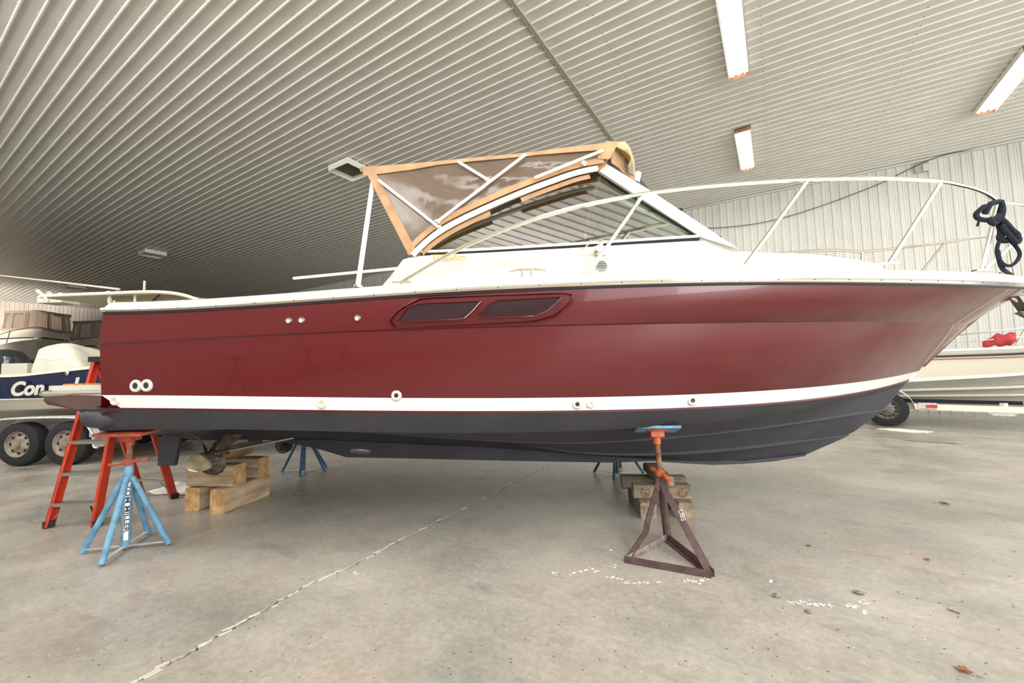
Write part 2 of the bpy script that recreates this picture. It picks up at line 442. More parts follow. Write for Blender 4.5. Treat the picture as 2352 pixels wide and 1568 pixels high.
for x in (-2.3, 0.1, 2.5, 4.9, 7.3):
    for k in range(npan * 4):
        y = YB - k * RS - .08; q = .009
        if y < YF: continue
        sd.add([(x - q, y - q, CZ - .001), (x + q, y - q, CZ - .001), (x + q, y + q, CZ - .001), (x - q, y + q, CZ - .001), (x, y, CZ - .009)], [(0, 4, 1), (1, 4, 2), (2, 4, 3), (3, 4, 0)])
sd.build('dark_screw_heads', M_dark, ceiling, smooth=False, kind='stuff')
tr = MB().box((-3.30, (YF + YB) / 2, CZ - .022), (.05, YB - YF, .03)); tr.box((-3.25, (YF + YB) / 2, CZ - .03), (.022, YB - YF, .05))
tr.box((-3.36, (YF + YB) / 2, CZ - .012), (.04, YB - YF, .012))
struct(tr.build('trim_1', mat('grey_trim_steel', (178, 176, 164), .45), smooth=False))

wb = MB().box(((XL + XR) / 2, YB + .08, CZ / 2), (XR - XL, .08, CZ)).build('wall_back', M_wall, smooth=False); struct(wb)
me = panel_mesh('wall_panel', CZ, True, M_wall, h=.024)
k = 0
while XR - k * PW > XL:
    put(me, 'panel', axes((-1, 0, 0), (0, 0, 1), (0, -1, 0), (XR - k * PW, YB, 0)), wb); k += 1
wl = MB().box((XL - .08, (YF + YB) / 2, CZ / 2), (.08, YB - YF, CZ)).build('wall_left', M_wallp, smooth=False); struct(wl)
me = panel_mesh('wall_panel', CZ, True, M_wallp, h=.024)
for k in range(npan): put(me, 'panel', axes((0, -1, 0), (0, 0, 1), (1, 0, 0), (XL, YB - k * PW, 0)), wl)
XF = 3.6
wf = MB().box(((XL + XF) / 2, YF - .08, CZ / 2), (XF - XL, .08, CZ)).build('wall_front', M_wall, smooth=False); struct(wf)
me = panel_mesh('wall_panel', CZ, True, M_wall, h=.024)
k = 0
while XF - (k + 1) * PW > XL and k < 40:
    put(me, 'panel', axes((-1, 0, 0), (0, 0, 1), (0, 1, 0), (XF - k * PW, YF, 0)), wf); k += 1
# header over the open bay to the right of the camera
struct(MB().box(((XF + XR) / 2, YF - .08, 6.1), (XR - XF, .1, 2.4)).build('wall_right', M_wall, smooth=False))
struct(MB().box((-15.7, YB - .05, CZ - .035), (63, .09, .05)).build('trim_2', M_wall, smooth=False))

# ------------------------------------------------------------------ ceiling lamps
def lamp_lit(px_label, x0, x1, y0, y1):
    cx, cy = (x0 + x1) / 2, (y0 + y1) / 2; W_, L_ = x1 - x0, y1 - y0
    t = thing('ceiling_lamp', px_label, 'ceiling lamp', (cx, cy, CZ - .022), 0, 'lit tube lamps on the ceiling')
    h = MB(); hw = W_ / 2; hl = L_ / 2; z0 = -.11; tk = .008
    h.box((0, 0, -.006), (W_, L_, .012)); h.box((-hw, 0, z0 / 2), (tk, L_, -z0)); h.box((hw, 0, z0 / 2), (tk, L_, -z0))
    h.build('housing', M_refl, t, smooth=False)
    r = MB()
    n = 12; rows = [[], []]
    for k in range(n + 1):
        a = k / n; xx = -hw + .012 + a * (W_ - .024); zz = -.018 - .05 * abs(math.cos(a * PI * 2))
        for q, yy in enumerate((-hl + .03, hl - .03)): rows[q].append((xx, yy, zz))
    r.grid(rows); r.build('reflector', M_refl, t)
    for sy in (-1, 1):
        MB().prism([(-hw, sy * hl, 0), (hw, sy * hl, 0), (hw, sy * hl, z0), (-hw, sy * hl, z0)], (0, -sy * .02, 0)).build('end_cap', M_rustend, t, smooth=False)
        MB().box((0, sy * hl, z0 + .004), (W_, .012, .014)).build('end_trim', M_refl, t, smooth=False)
    for xx in (-.10, 0, .10):
        MB().cyl((xx * W_ / .36, -hl + .06, -.065), (xx * W_ / .36, hl - .06, -.065), .019, 8).build('tube', M_lamp, t)
    return t
lamp_lit('long lit tube lamp cut off by the top edge of the photo', -.50, -.13, 6.96, 9.40)
lamp_lit('lit tube lamp above the windshield end of the bow rail, middle of the ceiling', -.58, -.21, 11.65, 14.09)
lamp_lit('lit tube lamp in the upper right corner, slanting to the right edge', 4.29, 4.66, 11.62, 14.06)
def lamp_off(lab, cx, cy):
    t = thing('high_bay_lamp', lab, 'ceiling lamp', (cx, cy, CZ - .022), 0, 'unlit square lamps on the dark ceiling')
    w_, l_ = .84, .80; z0 = -.17
    h = MB(); h.box((0, 0, -.01), (w_, l_, .02))
    h.build('housing', mat('dusty_brown_steel', (92, 84, 76), .7, var=.15, scale=5), t, smooth=False)
    MB().box((-w_ / 2, 0, z0 / 2), (.012, l_, -z0)).build('side_panel', M_refl, t, smooth=False)
    MB().box((w_ / 2, 0, z0 / 2), (.012, l_, -z0)).build('side_panel', M_refl, t, smooth=False)
    MB().box((0, -l_ / 2, z0 / 2), (w_, .012, -z0)).build('side_panel', M_refl, t, smooth=False)
    MB().box((0, l_ / 2, z0 / 2), (w_, .012, -z0)).build('side_panel', M_refl, t, smooth=False)
    for k in range(4 if cx < -20 else 0):
        xx = -w_ / 2 + (k + .5) * w_ / 4
        MB().cyl((xx, -l_ / 2 + .03, z0 * .55), (xx, l_ / 2 - .03, z0 * .55), .016, 8).build('tube', M_lampoff, t)
    return t
lamp_off('unlit square lamp just left of the tan canopy', -10.03, 7.5)
lamp_off('small unlit square lamp over the left boats, dashed bright edge', -24.4, 7.55)
lamp_off('farthest unlit square lamp, tiny above the left wall', -36.9, 7.65)
# cable and wall box
cp = [ony(*p, YB - .10) for p in ((1480, 522), (1616, 524), (1712, 517), (1799, 500), (1885, 473), (1954, 448), (2034, 416), (2085, 390))]
cp += [ony(2161, 358, YB - .10), ony(2280, 336, YB - .08), ony(2400, 310, YB - .08)]
tag(MB().tube(cr(cp, 60), .011, 5).build('hanging_cable', M_black), 'thin black cable sagging along the ribbed back wall under the ceiling edge', 'cable')
bxp = ony(2118, 382, YB - .12)
t = thing('emergency_light', 'small grey box lamp fixed high on the back wall beside the cable', 'wall lamp', (bxp.x, YB + .07, bxp.z - .02))
MB().box((0, -.08, 0), (.30, .14, .26)).build('body', mat('grey_box_plastic', (168, 168, 162), .6), t, smooth=False)
MB().box((.08, -.16, -.02), (.12, .04, .2)).build('lens', mat('pale_lens', (205, 204, 192), .4), t, smooth=False)

# ================================================================== THE RED BOAT
boat = thing('motor_boat', 'large maroon motor boat with black bottom and tan canopy standing on jacks', 'boat', BO, ANG)
NU = 64
def bfun(end, bt, bm, p, q, k=.35):
    def f(u):
        t = min(max(u / end, 0), 1); s = min(t / k, 1); s = s * s * (3 - 2 * s)
        return (bt + (bm - bt) * s) * max(1 - t ** p, 0) ** q
    return f
def row(end, bf, px, u0=0.0, deg=4, ztip=None):
    """one lengthwise line of the hull: height read along the line, smoothed, resampled from stern to stem"""
    us, zs = [], []
    for p in px:
        r = BL(p[0], p[1], bf)
        if r is not None and r[0] < end + .05: us.append(r[0]); zs.append(r[2])
    if ztip is not None: us += [end] * 2; zs += [ztip] * 2
    cf = np.polyfit(us, zs, min(deg, len(us) - 2))
    out = []
    for i in range(NU + 1):
        t = 1 - (1 - i / NU) ** 1.25
        u = u0 + (end - u0) * t
        out.append(Vector((u, -bf(u), float(np.polyval(cf, u)))))
    return out
SHB = bfun(8.06, 1.50, 1.60, 5, .8)
R_sheer = row(8.06, SHB, [(232, 716), (500, 699.5), (620, 694.5), (1000, 677), (1340, 658), (1600, 648), (1900, 639.6), (2064, 641), (2201, 648), (2270, 656), (2315, 662)], -.02, 4, 2.045)
CRB = bfun(7.56, 1.49, 1.575, 4.2, .9)
R_cr = row(7.56, CRB, [(230, 788.8), (500, 776), (620, 771.6), (1180, 748), (1340, 745.6), (1700, 739), (1900, 738), (2100, 742)], -.05, 3, 1.70)
STB = bfun(7.07, 1.46, 1.51, 3.4, 1)
R_st = row(7.07, STB, [(232, 907), (620, 911), (1340, 911), (1622, 904.8), (1900, 886.6), (2002, 872.7), (2080, 857)], -.05, 4, 1.262)
SBB = bfun(6.97, 1.45, 1.50, 3.3, 1)
R_sb = row(6.97, SBB, [(250, 936), (620, 940), (1340, 941), (1622, 934.7), (1900, 910), (2002, 895), (2060, 879)], .10, 4, 1.182)
R_sbd = row(6.97, SBB, [(250, 936), (620, 940), (1340, 941), (1622, 934.7), (1900, 910), (2002, 895), (2060, 879)], -.25, 4, 1.182)
R_mb = [v + Vector((0, 0, -.016)) for v in R_sbd]
CHB = bfun(6.90, 1.34, 1.39, 3.1, 1.05)
R_ch = row(6.90, CHB, [(232, 989), (620, 990), (1000, 990), (1340, 987), (1473, 984), (1572, 977), (1672, 965.5), (1804, 946), (1900, 931), (1980, 908)], -.17, 4, 1.115)
S1B = bfun(6.70, .85, .88, 3.0, 1)
R_s1 = row(6.70, S1B, [(1340, 1019), (1573, 1004), (1738, 986), (1900, 963)], -.12, 3, .875)
S2B = bfun(6.35, .45, .46, 3.0, 1)
R_s2 = row(6.35, S2B, [(1406, 1045.7), (1572, 1042), (1738, 1031), (1837, 1014)], -.12, 3, .63)
for r_, z_ in ((R_s1, .80), (R_s2, .70)):     # aft of amidships the strakes flatten into the bottom
    for v in r_:
        if v.x < 3.6:
            k_ = (3.6 - v.x) / 3.7; v.z = v.z * (1 - k_) + (z_ + .02) * k_
def stem(u):
    xs = [-.2, 0, 1, 2, 3, 4, 4.6, 5.02, 5.5, 5.92, 6.35, 6.75, 6.98, 7.08, 7.47, 7.91, 8.07]
    zs = [.66, .66, .63, .58, .52, .44, .39, .363, .381, .451, .632, .907, 1.176, 1.257, 1.61, 1.95, 2.055]
    return float(np.interp(u, xs, zs))
R_k = [Vector((-.12 + (6.25 + .12) * (1 - (1 - i / NU) ** 1.25), -.012, 0)) for i in range(NU + 1)]
for v in R_k: v.z = stem(v.x)
def between(a, b, t, out=0.0, power=1.5):
    """row between two rows; 'out' swells (+) or hollows (-) it, more toward the bow"""
    r = []
    for i, (p, q) in enumerate(zip(a, b)):
        v = p.lerp(q, t); k = i / NU
        v.y -= out * math.sin(PI * k ** power) if True else 0
        r.append(v)
    return r
def both(rows):
    m = MB(); m.grid(rows); m.grid([[Vector((v.x, -v.y, v.z)) for v in r] for r in rows][::-1]); return m
lip = [v + Vector((0, -.014 * min(1, max(0, (7.3 - v.x))), 0.004)) for v in R_cr]
top_rows = [R_sheer] + [between(R_sheer, lip, t, .03 * math.sin(PI * t)) for t in (.2, .4, .6, .8)] + [lip]
low_rows = [R_cr] + [between(R_cr, R_st, t, .035 * math.sin(PI * t)) for t in (.16, .33, .5, .66, .83)] + [R_st]
side = both(top_rows + [[v + Vector((0, 0, -.004)) for v in R_cr]] + low_rows[1:])
# transom of the boat
tr_rows = [[r[0], Vector((r[0].x - .03, 0, r[0].z)), Vector((r[0].x, -r[0].y, r[0].z))] for r in (R_sheer, lip, R_cr, R_st, R_ch, R_s1)]
side.grid(tr_rows)
side.build('hull_side', M_red, boat, ang=.5)
both([R_st, between(R_st, R_sb, .5), R_sb]).build('boot_stripe', M_stripe, boat)
s_ = both([R_sb, [Vector((v.x, v.y + .002, v.z)) for v in R_mb]]); s_.build('lower_hull_band', M_redd, boat)
def off(r, dy, dz): return [Vector((v.x, min(v.y + dy * min(1, -v.y / .3), 0), v.z + dz * min(1, max(-v.y, .06) / .2))) for v in r]
bot_rows = [R_mb, between(R_mb, R_ch, .5, .01), R_ch, off(R_ch, .10, -.012), between(off(R_ch, .10, -.012), R_s1, .85),
            off(R_s1, -.005, .055), R_s1, off(R_s1, .075, .004), between(off(R_s1, .075, .004), R_s2, .84), off(R_s2, -.005, .05), R_s2, off(R_s2, .07, .0), R_k]
bm_ = both(bot_rows)
bm_.grid([[r[0], Vector((r[0].x, 0, r[0].z)), Vector((r[0].x, -r[0].y, r[0].z))] for r in bot_rows])
bm_.build('hull_bottom', M_bott, boat, ang=.35)
# stem: closes the bow between the two sides
stm = MB(); se = [(u, stem(u)) for u in np.linspace(5.7, 8.06, 34)]
def hw(u, z): return .016
stm.grid([[Vector((u - .06, -.03, z + .01)), Vector((u - .004, -.008, z)), Vector((u - .004, .008, z)), Vector((u - .06, .03, z + .01))] for u, z in se if z > 1.27])
stm.build('stem', M_red, boat)
stm = MB(); stm.grid([[Vector((u - .06, -.012, z + .03)), Vector((u - .014, -.004, z + .01)), Vector((u - .014, .004, z + .01)), Vector((u - .06, .012, z + .03))] for u, z in se if z < 1.20])
stm.build('forefoot', M_bott, boat)
stm = MB(); stm.grid([[Vector((u - .06, -.03, z + .01)), Vector((u - .006, -.008, z)), Vector((u - .006, .008, z)), Vector((u - .06, .03, z + .01))] for u, z in se if 1.17 < z < 1.30])
stm.build('stem_stripe', M_stripe, boat)
# keel fin
kf = [(.43, .66), (.43, .64), (.70, .60), (.92, .552), (1.21, .467), (2.16, .441), (2.97, .417), (3.98, .392)] + [(u, stem(u) - .003) for u in (4.4, 4.7, 5.0, 5.3, 5.6, 5.9)] + [(5.9, .46), (5.3, .40), (4.6, .43), (3.0, .54), (1, .65)]
MB().prism([(u, -.045, z) for u, z in kf], (0, .09, 0)).build('keel', M_bott, boat, smooth=False)
sd_ = BP(842, 1026, .25)
MB().lathe([(.001, .0), (.10, .002), (.095, .02), (.001, .03)], (sd_.x, -.40, .60), (0, -.35, -1), 18).build('depth_sounder', mat('grey_metal_patch', (150, 150, 150), .5, .3, c2=(90, 90, 92), scale=40), boat)
# gunwale, rub rail
gt = [Vector((v.x, v.y + .055 * min(1, (-v.y) / .25 + .1), v.z + .075 + .035 * v.x / 8.06)) for v in R_sheer]
gt[-1].y = 0
for i_, v in enumerate(gt):
    if v.x < .0: v.x = .0
gm = [Vector((a.x, a.y - .004, a.z + .02)) for a in R_sheer]
gm2 = [a.lerp(b, .75) + Vector((0, -.016, .004)) for a, b in zip(R_sheer, gt)]
gi = [Vector((v.x, min(v.y + .28, 0), v.z + .01)) for v in gt]
both([R_sheer, gm, gm2, gt, gi]).grid([[r[0], Vector((r[0].x - .02, 0, r[0].z)), Vector((r[0].x, -r[0].y, r[0].z))] for r in (R_sheer, gm2, gt, gi)]).build('deck_edge', M_white, boat)
rr_ = MB()
for s in (1, -1):
    rr_.tube([Vector((v.x, s * (v.y - .012), v.z + .004)) for v in R_sheer], .019, 8)
rr_.build('rub_rail', M_chrome, boat)
rb = MB()
for s in (1, -1): rb.tube([Vector((v.x, s * (v.y - .003), v.z - .016)) for v in R_sheer], .012, 6)
rb.build('rub_rail_shadow_base', M_dark, boat)  # dark base tube, standing in for the thin shadow under the rail
scw = MB()
for i in range(2, NU - 1, 2):
    v = R_sheer[i]; scw.ball((v.x, v.y - .031, v.z + .004), .005, 6)
scw.build('rail_screws', M_dark, boat, kind='stuff')
# decks and cockpit
dk = MB()
dk.grid([[Vector((v.x, v.y + .26, v.z + .0)) if v.y < -.3 else Vector((v.x, 0, v.z)) for v in gt], [Vector((v.x, 0, v.z + .02)) for v in gt], [Vector((v.x, -(v.y + .26), v.z)) if v.y < -.3 else Vector((v.x, 0, v.z)) for v in gt]][0:3]) if False else None
fw = [i for i, v in enumerate(gt) if v.x > 2.2]
dk.grid([[gi[i] for i in fw], [Vector((gi[i].x, 0, gi[i].z + .02)) for i in fw], [Vector((gi[i].x, -gi[i].y, gi[i].z)) for i in fw]])
aft = [i for i, v in enumerate(gt) if v.x <= 2.6]
for s in (1, -1):
    dk.grid([[Vector((gi[i].x, s * gi[i].y, gi[i].z)) for i in aft], [Vector((gi[i].x, s * (gi[i].y + .02), 1.25)) for i in aft]])
dk.box((1.3, 0, 1.24), (2.7, 2.4, .03)); dk.box((.12, 0, 1.6), (.10, 2.5, .62)); dk.box((2.55, 0, 1.6), (.06, 2.4, .7))
dk.build('deck', M_white, boat)

# cabin trunk: near silhouette read along the shoulder
def BSH(u): return float(np.interp(u, [2.0, 2.3, 4.5, 4.8, 5.4, 6.0, 6.5, 6.9, 7.1], [1.24, 1.20, 1.18, 1.13, .98, .76, .52, .25, .10]))
sh_px = [(880, 652), (925, 592.5), (940, 588), (965, 583.5), (1100, 577), (1300, 566), (1500, 553.5), (1606, 547), (1640, 556), (1692, 574), (1770, 577), (1850, 580), (1905, 585), (1950, 590), (1990, 597), (2024, 604)]
SH = [BP(x, y, BSH) for x, y in sh_px]
shu = [v.x for v in SH]; shz = [v.z for v in SH]
def SZ(u): return float(np.interp(u, shu, shz))
us_ = sorted(set(list(np.linspace(shu[0], shu[-1], 56)) + shu))
def DZ(u): return float(np.interp(u, [v.x for v in gt], [v.z for v in gt]))
base, mid, shl, shl2, crown = [], [], [], [], []
for u in us_:
    bs = BSH(u); z = SZ(u); bb = min(bs + .10, -np.interp(u, [v.x for v in gt], [v.y for v in gt]) * 1.0 - .10)
    bb = max(bb, bs)
    base.append(Vector((u, -bb, DZ(u) - .01))); mid.append(Vector((u, -(bs * .45 + bb * .55), (z + DZ(u)) / 2)))
    front = u > 4.5
    shl.append(Vector((u, -bs, z - .015))); shl2.append(Vector((u, -max(bs - .03, .02), z)))
    crown.append(Vector((u, 0, z + (.07 if front else 0.0) + (.10 * (1 - abs(u - 5.0) / .5) if abs(u - 5.0) < .5 else 0))))
hs = both([base, mid, shl, shl2, [a.lerp(b, .5) + Vector((0, 0, .02 if a.x > 4.5 else 0)) for a, b in zip(shl2, crown)], crown])
hs.build('cabin_trunk', M_white, boat, ang=.7)
seam = MB().tube([v.lerp(b, .30) + Vector((0, -.004, 0)) for v, b in zip(shl, base) if 2.6 < v.x < 4.0], .003, 5)
seam.build('trunk_moulding', M_cream, boat)

# ---- side windows and windshield
WB = 1.17; WT = 1.06
win_lo = [BP(x, y, WB) for x, y in ((968, 580), (1100, 575), (1300, 563.5), (1500, 551), (1604, 544.5))]
arc_px = [(968, 580), (1000, 556), (1050, 528), (1130, 487), (1200, 455), (1260, 430), (1320, 408), (1370, 396)]
arc = [BP(x, y, float(np.interp(y, [396, 580], [WT, WB]))) for x, y in arc_px]
post_top = BP(1374, 395, WT); post_bot = win_lo[-1]
for s in (1, -1):
    S = lambda v: Vector((v.x, s * v.y, v.z))
    up = cr(arc + [post_top], 24)
    lo = [win_lo[0].lerp(win_lo[-1], 0)] * 0 + cr(win_lo, 24)
    poly = [S(p) for p in lo] + [S(p) for p in reversed(up[1:])]
    # rows from the sill up to the arc
    U0, U1 = win_lo[0].x, win_lo[-1].x; rowsg = [[], [], []]
    for k in range(41):
        u = U0 + (U1 - U0) * k / 40
        zl = float(np.interp(u, [p.x for p in lo], [p.z for p in lo]))
        zu = float(np.interp(u, [p.x for p in up], [p.z for p in up])) if u <= post_top.x else float(np.interp(u, [post_top.x, post_bot.x], [post_top.z, post_bot.z]))
        for j, t in enumerate((0, .5, 1)):
            z = zl + (zu - zl) * t; yy = -(WB + (WT - WB) * (z - 2.3) / .6)
            rowsg[j].append(Vector((u, s * yy, z)))
    MB().grid(rowsg).build('side_window', M_glass, boat, label='tinted side window pane of the cabin')
    MB().tube([S(p) + Vector((0, -s * .006, -.018)) for p in lo], .014, 6).build('window_gasket', M_black, boat)
    MB().tube([S(p) + Vector((0, -s * .014, .003)) for p in lo], .012, 6).build('window_frame', M_whitetube, boat)
    MB().tube([S(p) for p in up], .011, 6).build('window_gasket', M_black, boat)
    # raked corner post: broad white bar with a dark inner edge
    a = post_top + Vector((.02, 0, .055)); b = post_bot + Vector((.16, 0, -.03))
    m = MB(); m.prism([S(BP(1373, 397, 1.07)), S(BP(1391, 381, 1.06)), S(BP(1500, 448, 1.10)), S(BP(1690, 574, 1.12)), S(BP(1606, 548, 1.16))], (0, s * -.04, 0))
    m.build('windshield_post', M_white, boat, smooth=False)
    MB().tube([S(post_top), S(post_bot)], .016, 6).build('post_gasket', M_black, boat)
# front panes
wt = [Vector((3.90, -1.04, 3.0)), Vector((4.02, -.36, 3.05)), Vector((4.02, .36, 3.05)), Vector((3.90, 1.04, 3.0))]
wl_ = [Vector((4.64, -1.15, 2.35)), Vector((4.98, -.42, 2.50)), Vector((4.98, .42, 2.50)), Vector((4.64, 1.15, 2.35))]
for i in range(3):
    MB().grid([[wl_[i], wl_[i + 1]], [wt[i], wt[i + 1]]]).build('windshield_pane', M_glass2, boat, smooth=False)
for i in (1, 2): MB().bar(wl_[i], wt[i], .05, .035).build('windshield_mullion', M_whitetube, boat, smooth=False)
MB().tube(cr(wt, 16), .018, 6).build('windshield_top_frame', M_dark, boat)
MB().tube(cr(wl_, 16), .02, 6).build('windshield_sill', M_whitetube, boat)
# wiper, helm pod, folded seat inside the windshield
wp = MB(); wp.tube([Vector((4.90, -.75, 2.47)), Vector((4.45, -.60, 2.80))], .010, 6); wp.bar((4.56, -.80, 2.72), (4.36, -.42, 2.86), .014, .02)
wp.build('wiper', M_black, boat)
hp = MB(); hp.prism([(4.05, -.55, 2.30), (4.20, -.55, 2.58), (4.42, -.55, 2.60), (4.72, -.55, 2.42), (4.75, -.55, 2.30)], (0, .55, 0))
hp.build('helm_pod', M_dark, boat, smooth=False)
MB().tube([(4.03 + .06 * math.cos(q), -.28 + .19 * math.sin(q), 2.52 + .19 * math.cos(q)) for q in np.linspace(0, 2 * PI, 24, endpoint=False)], .012, 6, closed=True).build('steering_wheel', M_black, boat)
st_ = MB(); st_.box((3.1, -.55, 2.22), (.10, .5, .28), Matrix.Rotation(-.15, 3, 'Y')); st_.box((3.3, -.55, 2.08), (.45, .5, .12))
st_.build('helm_seat', M_white, boat)
# far side brace bars seen through the glass
MB().tube([(3.2, 1.1, 2.32), (3.86, 1.04, 2.98)], .012, 6).build('brace_bar', M_dark, boat)

# ---- canopy
CB = 1.15
ctop = [BP(x, y, CB) for x, y in ((836, 386), (940, 378), (1000, 373), (1100, 363), (1200, 354), (1300, 341), (1412, 328))]
ctop = cr(ctop, 26)
rows = []
nb = 17
for k in range(nb):
    s = -1 + 2 * k / (nb - 1)
    rows.append([Vector((p.x, s * CB, p.z + .115 * (1 - s * s) ** .8 - .012 * math.sin(i / 25 * PI * 3) ** 2 * (1 - abs(s)))) for i, p in enumerate(ctop)])
MB().sheet(rows, (0, 0, -.008)).build('canopy_top', M_tan, boat, ang=1.2)
aft_b = BP(940, 587, 1.19); fr_b = BP(1388, 376, 1.10); fr_t = ctop[-1]; af_t = ctop[0]
def CY(z): return -(1.19 + (CB - 1.19) * (z - 2.29) / .8)
arc2_px = [(940, 587), (965, 560), (1000, 530), (1050, 500), (1130, 462), (1200, 432), (1260, 409), (1320, 388), (1388, 374)]
arc2 = cr([Vector((BP(x, y, 1.16).x, 0, BP(x, y, 1.16).z)) for x, y in arc2_px], 26)
for p in arc2: p.y = CY(p.z)
for s in (1, -1):
    S = lambda v, d=0.0: Vector((v.x, s * (v.y - d), v.z))
    # vinyl: rows blend the aft edge line, the arc below and the top line
    rg = []
    for j in range(9):
        t = j / 8; r_ = []
        for i in range(26):
            lo_, hi_ = arc2[i], ctop[i]
            v = lo_.lerp(hi_, t); v.y = CY(v.z) - (-.012 * math.sin(i * .9 + j * 1.3) + .01) * math.sin(PI * t) * math.sin(PI * i / 25)
            r_.append(S(v))
        rg.append(r_)
    MB().grid(rg).build('clear_side_curtain', M_vinyl, boat, ang=3)
    def strip(path, inward, name, m=M_tan, d=.006):
        g = [[S(p, d) for p in path], [S(p + q, d) for p, q in zip(path, inward)]]
        return MB().sheet(g, (0, -s * .006, 0)).build(name, m, boat, ang=1.2)
    # aft edge strip, bottom strip, top strip, forward strip
    n = 12; pa = [af_t.lerp(aft_b, i / (n - 1)) for i in range(n)]
    for p in pa: p.y = CY(p.z)
    strip(pa, [Vector((.075, 0, .01))] * n, 'canopy_aft_border')
    strip(arc2, [Vector((-.015, 0, .045))] * 26, 'canopy_lower_border')
    lowb = [Vector((p.x + .028, p.y, p.z - .072)) for p in arc2]
    strip(lowb[3:13], [Vector((.012, 0, -.034))] * 10, 'canopy_lower_border', M_tan, .012)
    strip(lowb[15:24], [Vector((.012, 0, -.034))] * 9, 'canopy_lower_border', M_tan, .012)
    # white bolster tube riding on the window arc between the borders
    wtb = [Vector((p.x + .018, p.y - .02, p.z - .045)) for p in arc2[1:25]]
    MB().tube([S(p, .012) for p in wtb], .022, 10).build('window_arch', M_whitetube, boat)
    strip(ctop, [Vector((0, 0, -.030 - .045 * max(0, 1 - i / 9) - .03 * max(0, (i - 18) / 7))) for i in range(26)], 'canopy_top_border', M_tan, .012)
    pf = [fr_b.lerp(fr_t, i / 7) for i in range(8)]
    for p in pf: p.y = CY(p.z)
    strip([p + Vector((.03, 0, 0)) for p in pf], [Vector((-.10, 0, .01))] * 8, 'canopy_front_border', M_tan, .014)
    MB().prism([S(p, .016) for p in (BP(1305, 399, 1.10), BP(1350, 386, 1.10), BP(1385, 366, 1.10), BP(1393, 378, 1.10), BP(1378, 392, 1.10), BP(1330, 400, 1.10))], (0, -s * .01, 0)).build('canopy_corner_patch', M_tan, boat, smooth=False)
    tb = [((870, 414), (1008, 522)), ((1207, 355), (1004, 509)), ((1052, 371), (1119, 412)), ((1385, 345), (1228, 408))]
    for (p, q) in tb:
        MB().tube([S(BP(p[0], p[1], 1.195)), S(BP(q[0], q[1], 1.205))], .0125, 8).build('canopy_pole', M_whitetube, boat)
    for (x, y) in ((1119, 412), (1004, 509), (1008, 522), (1342, 374)):
        MB().ball(S(BP(x, y, 1.20)), .024, 8, (1.2, .6, 1)).build('pole_fitting', M_chrome, boat)
    # aft support standing on the gunwale
    MB().tube([S(BP(856, 420, 1.12)), S(BP(822, 657, 1.50))], .019, 8).build('aft_canopy_pole', M_whitetube, boat)
    q = BP(822, 657, 1.50); MB().cyl(S(Vector((q.x, q.y, q.z - .012))), S(Vector((q.x, q.y, q.z + .006))), .035, 12).build('pole_foot', M_chrome, boat)
# rear roll of canvas at the aft corner and across the back edge
MB().tube([Vector((af_t.x - .015, y, af_t.z - .012 + .115 * (1 - (y / CB) ** 2) ** .8 if abs(y) < CB else af_t.z - .012)) for y in np.linspace(-CB, CB, 22)], .022, 8).build('canopy_back_hem', M_tan, boat)
# front curtain: bulging visor between canopy and windshield, with its own window
rows = []; rw = []
for k in range(23):
    s = -1 + 2 * k / 22; y = s * 1.10; r_ = []
    for j in range(9):
        t = j / 8
        zt = fr_t.z + .115 * (1 - s * s) ** .8 if abs(s) < 1 else fr_t.z
        zb = 3.0 + .05 * (1 - s * s)
        u = fr_t.x + .02 + (.10 + .14 * (1 - s * s)) * t + .07 * math.sin(PI * t) * (.55 + .45 * math.cos(s * PI * 3) ** 2)
        r_.append(Vector((u, y * (1 - .02 * t), zt + (zb - zt) * t)))
    rows.append(r_)
MB().sheet(rows, (-.008, 0, 0)).build('front_curtain', M_tanl, boat, ang=1.2)
# rolled flap at the near front corner, seen against the ceiling
fp = [(1405, 392), (1402, 350), (1412, 326), (1436, 325), (1447, 338), (1457, 366), (1459, 398), (1452, 421), (1432, 410), (1414, 397)]
P3 = [BP(x, y, .92 if x > 1420 else 1.06) for x, y in fp]
MB().prism(P3, (-.01, .05, 0)).build('front_flap', M_tanl, boat, smooth=False)
fw_ = [(1419, 388), (1422, 366), (1430, 347), (1437, 352), (1447, 382), (1449, 408)]
MB().prism([BP(x, y, .96) + Vector((.02, -.03, 0)) for x, y in fw_], (-.006, .006, 0)).build('flap_window', mat('grey_clear_film', (130, 126, 118), .15), boat, smooth=False)
MB().prism([BP(x, y, 1.07) for x, y in ((1398, 370), (1420, 384), (1452, 420), (1478, 448), (1470, 446), (1392, 388))], (0, .05, 0)).build('visor_track', M_black, boat, smooth=False)
# ---- horn light on the windshield top
q = BP(1457, 432, .85); t_ = BP(1466, 404, .85)
sl = MB(); sl.tube([q, q.lerp(t_, .6)], .010, 6); sl.build('light_stem', M_whitetube, boat)
MB().tube([q.lerp(t_, .5), q.lerp(t_, .62), t_ + Vector((0, 0, .03))], [.024, .028, .028], 10).build('masthead_light', M_whitetube, boat)
MB().tube([q.lerp(t_, .38), q.lerp(t_, .52)], .022, 10).build('light_base', M_black, boat)
